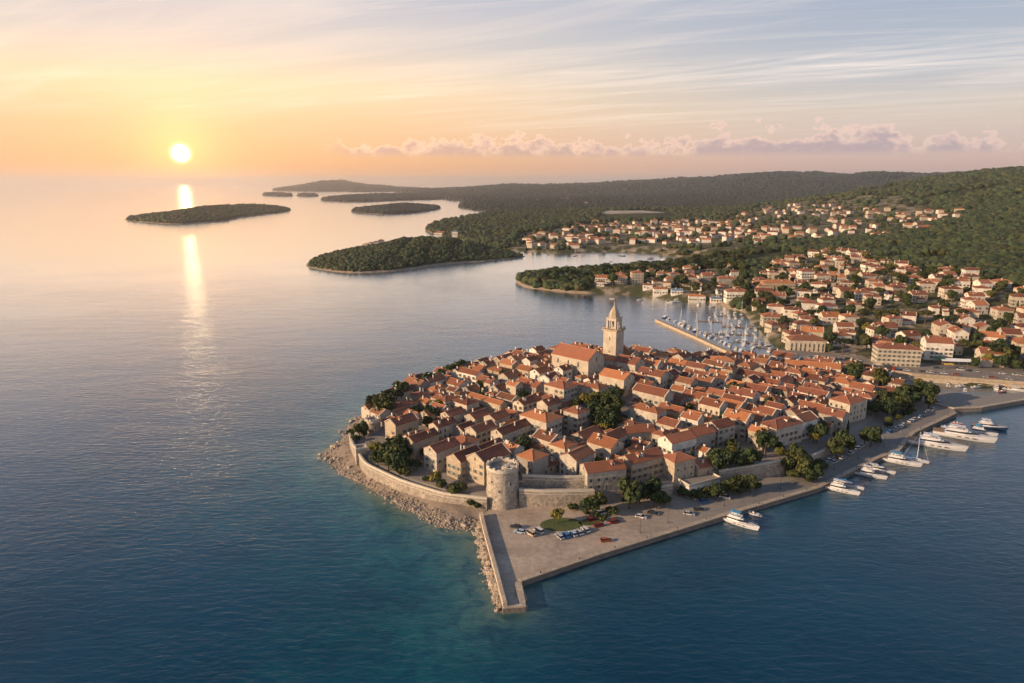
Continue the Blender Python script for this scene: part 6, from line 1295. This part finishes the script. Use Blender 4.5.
for i, (x, y, z, an, L, W_, H) in enumerate(REST):
    c, s_ = math.cos(an), math.sin(an); f = lambda u, v, w: (x+c*u-s_*v, y+s_*u+c*v, z+w); w0 = i % 3
    V = [f(u, v, w) for w in (-4, H) for u, v in ((-L/2, -W_/2), (L/2, -W_/2), (L/2, W_/2), (-L/2, W_/2))]; mb.add(V, [(3, 2, 1, 0), (0, 1, 5, 4), (1, 2, 6, 5), (2, 3, 7, 6), (3, 0, 4, 7)], w0)
    V = [f(u, v, H+.03) for u, v in ((-L/2-.4, -W_/2-.4), (L/2+.4, -W_/2-.4), (L/2+.4, W_/2+.4), (-L/2-.4, W_/2+.4))]+[f(-(L-W_)/2-.1, 0, H+W_*.24), f((L-W_)/2+.1, 0, H+W_*.24)]
    mb.add(V, [(3, 2, 1, 0), (0, 1, 5, 4), (1, 2, 5), (2, 3, 4, 5), (3, 0, 4)], 3+(i % 2))
tag(mb.build('distant_houses', [WALLS['cream plaster'], WALLS['white plaster'], WALLS['pale stone'], ROOFS['terracotta'], ROOFS['orange']]), 'farthest small houses on the far slopes and below the far ridge', 'houses', kind='stuff')
# market roofs behind the road, awnings
def canopy(px, py, L, W_, H, ang, mat, label):
    x, y, z = place(px, py, H); z = max(z, 4.4) if sdist(np.array([[x, y]]), ROADP)[0] > 0 else z; o = empty('market_canopy', (x, y, z), R(ang)); mb = MB()
    for i in range(5):
        for sg in (-1, 1): mb.bar((-L/2+.3+i*(L-.6)/4, sg*(W_/2-.3), -.5), (-L/2+.3+i*(L-.6)/4, sg*(W_/2-.3), H), .12, 6)
    mb.build('posts', [M_METAL], o); mb = MB(); n = 6
    V = [(s_*L/2, y_, z_) for s_ in (-1, 1) for y_, z_ in ((-W_/2, H), (0, H+W_*.18), (W_/2, H), (W_/2, H+.12), (0, H+W_*.18+.12), (-W_/2, H+.12))]
    mb.add(V, [(5, 4, 1, 0), (4, 3, 2, 1), (6, 7, 10, 11), (7, 8, 9, 10)]+[(i, (i+1) % 6, 6+(i+1) % 6, 6+i) for i in range(6)]); mb.build('canopy_roof', [mat], o); tag(o, label, 'canopy')
canopy(957, 361.5, 22, 7, 3.6, -10, M_WHITE, 'long white canopy roof beside the coast road, right of the hotel')
canopy(938, 359, 7, 6, 4.6, -10, simple('green_awning', (.04, .16, .08), .8), 'green peaked awning just right of the big hotel')
canopy(944, 358.5, 6, 6, 4.4, -10, simple('red_awning', (.35, .05, .06), .8), 'red peaked awning next to the green one behind the road')
canopy(948, 365.5, 6, 4, 3.0, -10, simple('yellow_awning', (.55, .36, .08), .8), 'small yellow awning stand in front of the white canopy')
# dark and red lorry on the coast road
x, y = on(889, 369, 5.5); o = empty('lorry', (x, y, 4.4), R(-14)); mb = MB(); mb.box(-3.4, 1.2, -1.25, 1.25, .9, 3.9); mb.build('cargo_box', [CP_['dark grey']], o); mb = MB(); mb.box(1.3, 3.2, -1.2, 1.2, .6, 2.9); mb.build('cab', [CP_['red']], o); mb = MB(); mb.box(3.0, 3.25, -1.1, 1.1, 1.7, 2.6); mb.build('windscreen', [M_TINT], o)
for a in (-2.6, -1.5, 2.2):
    for c in (-1.15, 1.15): q_ = link('wheel', WHEEL, o); q_.location = (a, c, 0); q_.scale = (1.4, 1.8, 1.4)
tag(o, 'dark box lorry with a red cab on the coast road below the hotel', 'lorry')

# trees of the suburb and the peninsula
def trees_in(poly, n, rmin, seed, dom, group, kinds, s0_, s1_, clear=1.0):
    rg = random.Random(seed); lo = poly.min(0); hi = poly.max(0); out = []; tr = 0
    while len(out) < n and tr < n*50:
        tr += 1; x, y = rg.uniform(lo[0], hi[0]), rg.uniform(lo[1], hi[1]); p_ = np.array([[x, y]])
        if sdist(p_, poly)[0] < 0 or sdist(p_, MAINL)[0] < 5 or sdist(p_, ROADP)[0] > -3 or sdist(p_, TOWN)[0] > -2: continue
        if pxof(x, y, 5)[0] > 1060: continue
        if any((x-a)**2+(y-b)**2 < rmin**2 for a, b in out): continue
        if any((x-f[0])**2+(y-f[1])**2 < (min(f[3], f[4])*.5+3.0*clear)**2 for f in FOOT): continue
        out.append((x, y)); tree(x, y, float(h_main([x], [y])[0]), rg.choice(kinds), rg.uniform(s0_, s1_), dom, group)
trees_in(SUBURB[0], 215, 7.5, 31, 'suburb', 'trees of the hillside suburb', ['broad', 'dark', 'dark', 'pine', 'broad', 'yellow', 'cypress'], .9, 1.55)
PT = polyw([(520, 285), (540, 278), (600, 274), (680, 268), (745, 262), (748, 300), (700, 301), (640, 294), (560, 292)], 5)
trees_in(PT, 115, 7.0, 33, 'peninsula', 'trees of the wooded peninsula', ['dark', 'dark', 'pine', 'broad', 'dark'], 1.2, 2.0)
BN = polyw([(735, 308), (750, 300), (770, 302), (775, 316), (760, 318), (745, 313)], 5)
trees_in(BN, 14, 6, 35, 'marina', 'trees on the knoll by the marina', ['broad', 'pine', 'dark'], .9, 1.3)
# big dark clump by the road at the right edge
for a, b, k, s_ in ((995, 350, 'broad', 1.7), (1003, 346, 'dark', 1.7), (1010, 355, 'broad', 1.5), (988, 357, 'yellow', 1.3), (1002, 360, 'dark', 1.4), (975, 362, 'broad', 1.0), (1018, 364, 'dark', 1.1)): tree_px(a, b, k, s_, 'suburb', 'trees of the hillside suburb')

# ------------------------------------------------------------ woods that read as one mass
FV = bpy.data.collections.new('wood_crowns'); FV2 = bpy.data.collections.new('far_wood_crowns')
def lump(seed):
    bm = bmesh.new(); bmesh.ops.create_icosphere(bm, subdivisions=2, radius=1.0); rg = random.Random(seed); C_ = [(Vector((rg.gauss(0, 1), rg.gauss(0, 1), rg.gauss(0.3, .7))).normalized(), rg.uniform(.15, .45)) for _ in range(10)]
    for v in bm.verts:
        d = v.co.normalized(); q_ = .78
        for c, a in C_: q_ += a*max(0, d.dot(c)-.6)/.4*.55
        v.co = d*q_*rg.uniform(.84, 1.12); v.co.z *= .85
    me = bpy.data.meshes.new('wood_crown'); bm.to_mesh(me); bm.free(); me.materials.append(M_PINE if seed % 3 else M_LEAFD); return me
for i in range(6):
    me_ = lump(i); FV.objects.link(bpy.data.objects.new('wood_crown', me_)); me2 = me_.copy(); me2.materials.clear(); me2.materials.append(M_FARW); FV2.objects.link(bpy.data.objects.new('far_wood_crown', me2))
def scatter_gn(name, P_, S_, label, fv=None):
    me = mkmesh(name, P_, []) if len(P_) == 0 else bpy.data.meshes.new(name); me.vertices.add(len(P_)); me.vertices.foreach_set('co', P_.astype(np.float32).ravel()); a = me.attributes.new('size', 'FLOAT', 'POINT'); a.data.foreach_set('value', S_.astype(np.float32)); me.update()
    o = link(name, me); ng = bpy.data.node_groups.new(name, 'GeometryNodeTree'); ng.interface.new_socket('Geometry', in_out='INPUT', socket_type='NodeSocketGeometry'); ng.interface.new_socket('Geometry', in_out='OUTPUT', socket_type='NodeSocketGeometry')
    N_ = ng.nodes; gi = N_.new('NodeGroupInput'); go = N_.new('NodeGroupOutput'); ip = N_.new('GeometryNodeInstanceOnPoints'); ci = N_.new('GeometryNodeCollectionInfo'); ci.inputs[0].default_value = fv or FV; ci.inputs['Separate Children'].default_value = True; ci.inputs['Reset Children'].default_value = True
    na = N_.new('GeometryNodeInputNamedAttribute'); na.data_type = 'FLOAT'; na.inputs[0].default_value = 'size'; rv_ = N_.new('FunctionNodeRandomValue'); rv_.data_type = 'FLOAT_VECTOR'; rv_.inputs[0].default_value = (0, 0, 0); rv_.inputs[1].default_value = (0, 0, 6.283)
    ri = N_.new('FunctionNodeRandomValue'); ri.data_type = 'INT'; ri.inputs[4].default_value = 0; ri.inputs[5].default_value = 5; ri.inputs['Seed'].default_value = 5
    l = ng.links; l.new(gi.outputs[0], ip.inputs['Points']); l.new(ci.outputs[0], ip.inputs['Instance']); ip.inputs['Pick Instance'].default_value = True; l.new(ri.outputs[2], ip.inputs['Instance Index']); l.new(rv_.outputs[0], ip.inputs['Rotation']); l.new(na.outputs[0], ip.inputs['Scale']); l.new(ip.outputs[0], go.inputs[0])
    md = o.modifiers.new('scatter', 'NODES'); md.node_group = ng; tag(o, label, 'woods', kind='stuff'); return o
def fan_pts(n, u0, u1, y0, y1, seed):
    rg = np.random.RandomState(seed); Y = np.exp(rg.uniform(math.log(y0), math.log(y1), n)); U = rg.uniform(u0, u1, n); return U*Y, Y
def keep_main(x, y, r):
    P_ = np.stack([x, y], 1); sdm = sdist(P_, MAINS); k = sdm > np.maximum(2.5, r*0.7)
    s_ = in_suburb(x, y, 20.0); rg = np.random.RandomState(5); k &= rg.rand(len(x)) > s_*np.where((y > 1000), .93, 1.2)
    cell = {}
    for f in FOOT: cell.setdefault((int(f[0]//30), int(f[1]//30)), []).append(f)
    for i in np.where(k)[0]:
        cx_, cy_ = int(x[i]//30), int(y[i]//30)
        if any((x[i]-f[0])**2+(y[i]-f[1])**2 < (max(f[3], f[4])*.5+r[i]*.6)**2 for a in (-1, 0, 1) for b in (-1, 0, 1) for f in cell.get((cx_+a, cy_+b), ())): k[i] = False
    k &= sdist(P_, ROADP) < -3; k &= sdist(P_, TOWN) < -2
    fld = polyw([(592, 217), (680, 217), (668, 209.8), (606, 210)], 24); k &= sdist(P_, fld) < 0
    return k
x, y = fan_pts(95000, -.14, .95, 520, 2900, 1); r = 4.2*(y/650)**.36*np.random.RandomState(9).uniform(.55, 1.45, len(x)); k = keep_main(x, y, r); k &= VN1.f(x/38, y/38, 3) > .36; k &= VN1.f(x/210+9, y/210, 4) > .31
x, y, r = x[k], y[k], r[k]; z = h_main(x, y); print('wood', len(x)); scatter_gn('near_woods', np.stack([x, y, z+r*.45], 1), r, 'dense green woods covering the hills behind the suburb')
x, y = fan_pts(75000, -.20, .95, 2900, 10000, 2); r = 7.5*(y/2900)**1.0*np.random.RandomState(8).uniform(.6, 1.4, len(x)); k = keep_main(x, y, r)
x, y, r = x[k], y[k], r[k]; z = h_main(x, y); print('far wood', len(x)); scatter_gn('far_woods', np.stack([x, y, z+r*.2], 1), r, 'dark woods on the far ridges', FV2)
for i, (P_, hf, sc_, lo, hi) in enumerate(ISLF):
    rg = np.random.RandomState(60+i); n = int(min(9000, 2.2*(hi[0]-lo[0])*(hi[1]-lo[1])/(4.2*sc_)**2*2)); x = rg.uniform(lo[0], hi[0], n); y = rg.uniform(lo[1], hi[1], n); sdv = sdist(np.stack([x, y], 1), P_); r = 3.3*sc_**.8*rg.uniform(.6, 1.35, n)
    k = sdv > r*.8+3; 
    if k.sum() < 3: continue
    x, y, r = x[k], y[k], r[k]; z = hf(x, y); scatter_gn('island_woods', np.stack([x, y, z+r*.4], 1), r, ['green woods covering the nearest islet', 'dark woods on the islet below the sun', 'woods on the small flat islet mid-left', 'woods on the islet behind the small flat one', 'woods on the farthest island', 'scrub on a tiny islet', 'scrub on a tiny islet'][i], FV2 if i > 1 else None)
# grey works and a white villa group on the nearest islet, pale strip field inland
fl = polyw([(600, 212.3), (672, 212.3), (668, 210.0), (606, 210.2)], 24); 
xs = [tuple(p_) for p_ in fl]; mb = MB(); zt = sum(float(h_main([p_[0]], [p_[1]])[0]) for p_ in xs)/len(xs)+1.5; mb.prism(xs, zt-40, zt); tag(mb.build('field', [groundmat('pale_field', [(0, (.22, .20, .16)), (.5, (.36, .32, .27)), (1, (.50, .45, .38))], .004, .02)]), kind='structure')
for i, (a, b) in enumerate(((366, 243), (371, 242), (376, 241.5), (381, 240.5))):
    P_, hf, *_r = ISLF[0]; zz = 25
    for _ in range(8): x, y = on(a, b, zz+8); zz = float(hf(np.array([x]), np.array([y]))[0])
    build_house(x, y, zz, R(10*i-15), 12, 9, 7+2*(i % 2), 'hip', ['brown', 'terracotta'][i % 2], 'white plaster', 'islet', 9000+i, nch=1, windows=False, annex=False, name='villa', noun='house', group='houses on the nearest islet')
for i in range(16):
    P_, hf, *_r = ISLF[2]; rg = random.Random(90+i); a = 372+i*3.6; b = 207.6+rg.uniform(-.6, .8); zz = 10
    for _ in range(8): x, y = on(a, b, zz+4); zz = float(hf(np.array([x]), np.array([y]))[0])
    build_house(x, y, max(zz, 2), R(rg.uniform(-20, 20)), 22, 14, 9, 'hip', 'orange', 'cream plaster', 'islet', 9100+i, nch=0, windows=False, annex=False, name='villa', noun='house', group='houses on the small flat islet')
# ------------------------------------------------------------ labels: look first, then the nearest findable landmark, side of it and rank among its like
LM = {
 'town': [('the round fortress tower', on(502, 495, 8)), ('the bell tower', BT), ('the church nave', CHURCH), ('the walled garden trees', on(604, 410, 11)), ('the left watchtower', on(372, 425, 6)), ('the arcaded white building', on(698, 485, 3)),
          ('the bright orange roof', on(739, 418, 8)), ('the hipped quay corner house', on(849, 405, 5)), ('the long low yellow house', on(487, 400, 9)), ('the big square orange-roofed house', on(540, 418, 9)), ('the red-roofed house on the rampart', on(603, 475, 6)),
          ('the long white waterfront house', on(812, 366, 5)), ('the marina pier', on(735, 358, 3)), ('the shaded quay pine grove', on(905, 398, 3)), ('the large plaza tree', on(630, 495, 3)), ('the sunlit church square', on(640, 405, 11)), ('the left shore trees', on(385, 400, 5)),
          ('the bushes under the quay wall', on(735, 487, 2)), ('the long red-roofed house', on(805, 391, 7)), ('the oval lawn', on(561, 525, 2)), ('the sea wall bend', on(400, 490, 4)), ('the back shore trees', on(445, 374, 3))],
 'shore': [('the jetty tip', on(500, 606, 1)), ('the middle of the jetty', on(486, 565, 1)), ('the jetty root', on(478, 522, 2)), ('the left rocky point', on(325, 455, 1)), ('the round fortress tower', on(502, 510, 2)), ('the small square turret', on(361, 470, 2)), ('the left shore trees', on(375, 410, 2)), ('the sea wall bend', on(410, 505, 2)), ('the left watchtower', on(350, 430, 2))],
 'suburb': [('the big hotel', on(897, 355, 4)), ('the tall white gabled building', on(938, 345, 5)), ('the marina car park', on(806, 345, 4)), ('the long ochre block', on(778, 288, 14)), ('the tallest tower block', on(806, 276, 20)), ('the white canopy', on(957, 365, 5)), ('the forest edge', on(960, 290, 24)), ('the knoll by the marina', on(755, 308, 5)),
            ('the right picture edge', on(1020, 320, 15)), ('the middle of the slope', on(880, 305, 15)), ('the cream gabled block', on(837, 280, 20)), ('the suburb centre', on(840, 320, 10)), ('the upper right villas', on(1000, 300, 22)), ('the lower right clump', on(1000, 352, 8)), ('the upper left villas', on(770, 300, 10)), ('the hill foot', on(860, 335, 7))],
 'peninsula': [('the peninsula tip', on(520, 284, 3)), ('the tall cream block', on(637, 276, 10)), ('the leftmost long white building', on(603, 280, 8)), ('the white boathouse', on(697, 299, 3)), ('the broad grey block', on(726, 281, 9)), ('the grey block', on(674, 277, 9)), ('the waterside building', on(660, 291, 4)), ('the left peninsula shore', on(560, 288, 5))],
 'bay': [('the bay causeway', on(525, 249, 4)), ('the head of the bay', on(718, 258, 4)), ('the middle of the bay', on(620, 250, 5)), ('the far left villas', on(560, 240, 8)), ('the central far villas', on(640, 230, 15)), ('the upper far villas', on(760, 225, 25)), ('the right far villas', on(860, 235, 30)), ('the last far villas', on(940, 235, 33)), ('the wooded spur', on(700, 240, 15)), ('the far slope', on(800, 235, 26)), ('the upper slope woods', on(860, 222, 40)), ('the left coast', on(510, 243, 8))],
 'ridge': [('the inlet', on(490, 208, 5)), ('the pale field', on(635, 211, 24)), ('the far ridge', on(560, 190, 60)), ('the far left ridge end', on(500, 192, 40)), ('the far hill slope', on(590, 196, 60))],
 'islet': [('the nearest islet', on(370, 250, 20)), ('the small flat islet', on(395, 208, 10)), ('the small islet tip', on(430, 208, 10))],
 'marina': [('the pier end', on(657, 319, 1)), ('the beacon column', on(697, 336, 1)), ('the pier root', on(742, 356, 1)), ('the first floating dock', on(728, 315, 1)), ('the long middle dock', on(735, 334, 1)), ('the inner dock', on(765, 347, 1)), ('the marina car park', on(800, 355, 4)), ('the knoll', on(755, 308, 3)), ('the basin by the mole', on(985, 388, 1)), ('the middle of the pier', on(718, 347, 1)), ('the short outer dock', on(710, 321, 1)), ('the dock under the villas', on(748, 327, 1)), ('the corner dock', on(748, 342, 1))],
 'quay': [('the jetty', on(505, 570, 2)), ('the oval lawn', on(561, 525, 2)), ('the large plaza tree', on(630, 495, 3)), ('the arcaded white building', on(698, 490, 3)), ('the lone cabin cruiser', on(738, 522, 1)), ('the nearest row yacht', on(841, 488, 1)), ('the quay bend', on(895, 452, 2)), ('the two biggest yachts', on(945, 435, 1)), ('the quay end', on(952, 412, 2)), ('the long quay wall', on(760, 490, 2))],
 'basin': [('the mole', on(960, 402, 2)), ('the pine grove', on(925, 396, 2)), ('the basin water', on(955, 391, 2))],
 'road': [('the big hotel', on(897, 362, 4)), ('the lorry', on(889, 369, 4)), ('the white canopy', on(957, 367, 4)), ('the marina car park', on(820, 360, 4)), ('the right picture edge', on(1020, 375, 4))],
}
ORD = ['nearest', 'second nearest', 'third nearest', 'fourth nearest', 'fifth nearest', 'sixth nearest', 'seventh nearest', 'eighth nearest', 'ninth nearest', 'tenth nearest']+['%dth nearest' % i for i in range(11, 80)]
cells = {}
for o, st, noun, dom in REG:
    x, y = o.location.x, o.location.y; best = min(LM[dom], key=lambda l_: math.hypot(l_[1][0]-x, (l_[1][1]-y)*(1 if dom not in ('bay', 'ridge') else .6)))
    dx, dy = x-best[1][0], y-best[1][1]; d = math.hypot(dx, dy)
    side = ('right of' if dx > 0 else 'left of') if abs(dx) > abs(dy) else ('behind' if dy > 0 else 'in front of')
    cells.setdefault((dom, best[0], side, (st+' '+noun).strip()), []).append((d, o))
for (dom, lm, side, st), L_ in cells.items():
    L_.sort(key=lambda p_: p_[0])
    for i, (d, o) in enumerate(L_):
        s_ = '%s, %s %s %s' % (st, ('the only one' if len(L_) == 1 else ORD[i]), side, lm)
        w = s_.split(); o['label'] = ' '.join(w[:16])

lab_ = {}
for o, *_r in REG: lab_.setdefault(o['label'], []).append(o)
for l_, os_ in lab_.items():
    if len(os_) > 1 and len({o.get('group') for o in os_}) > 1:
        for k, o in enumerate(sorted(os_, key=lambda q_: q_.location.y)): o['label'] = ' '.join(l_.split()[:13])+[' and nearer', ' and farther', ' and farthest'][min(k, 2)]
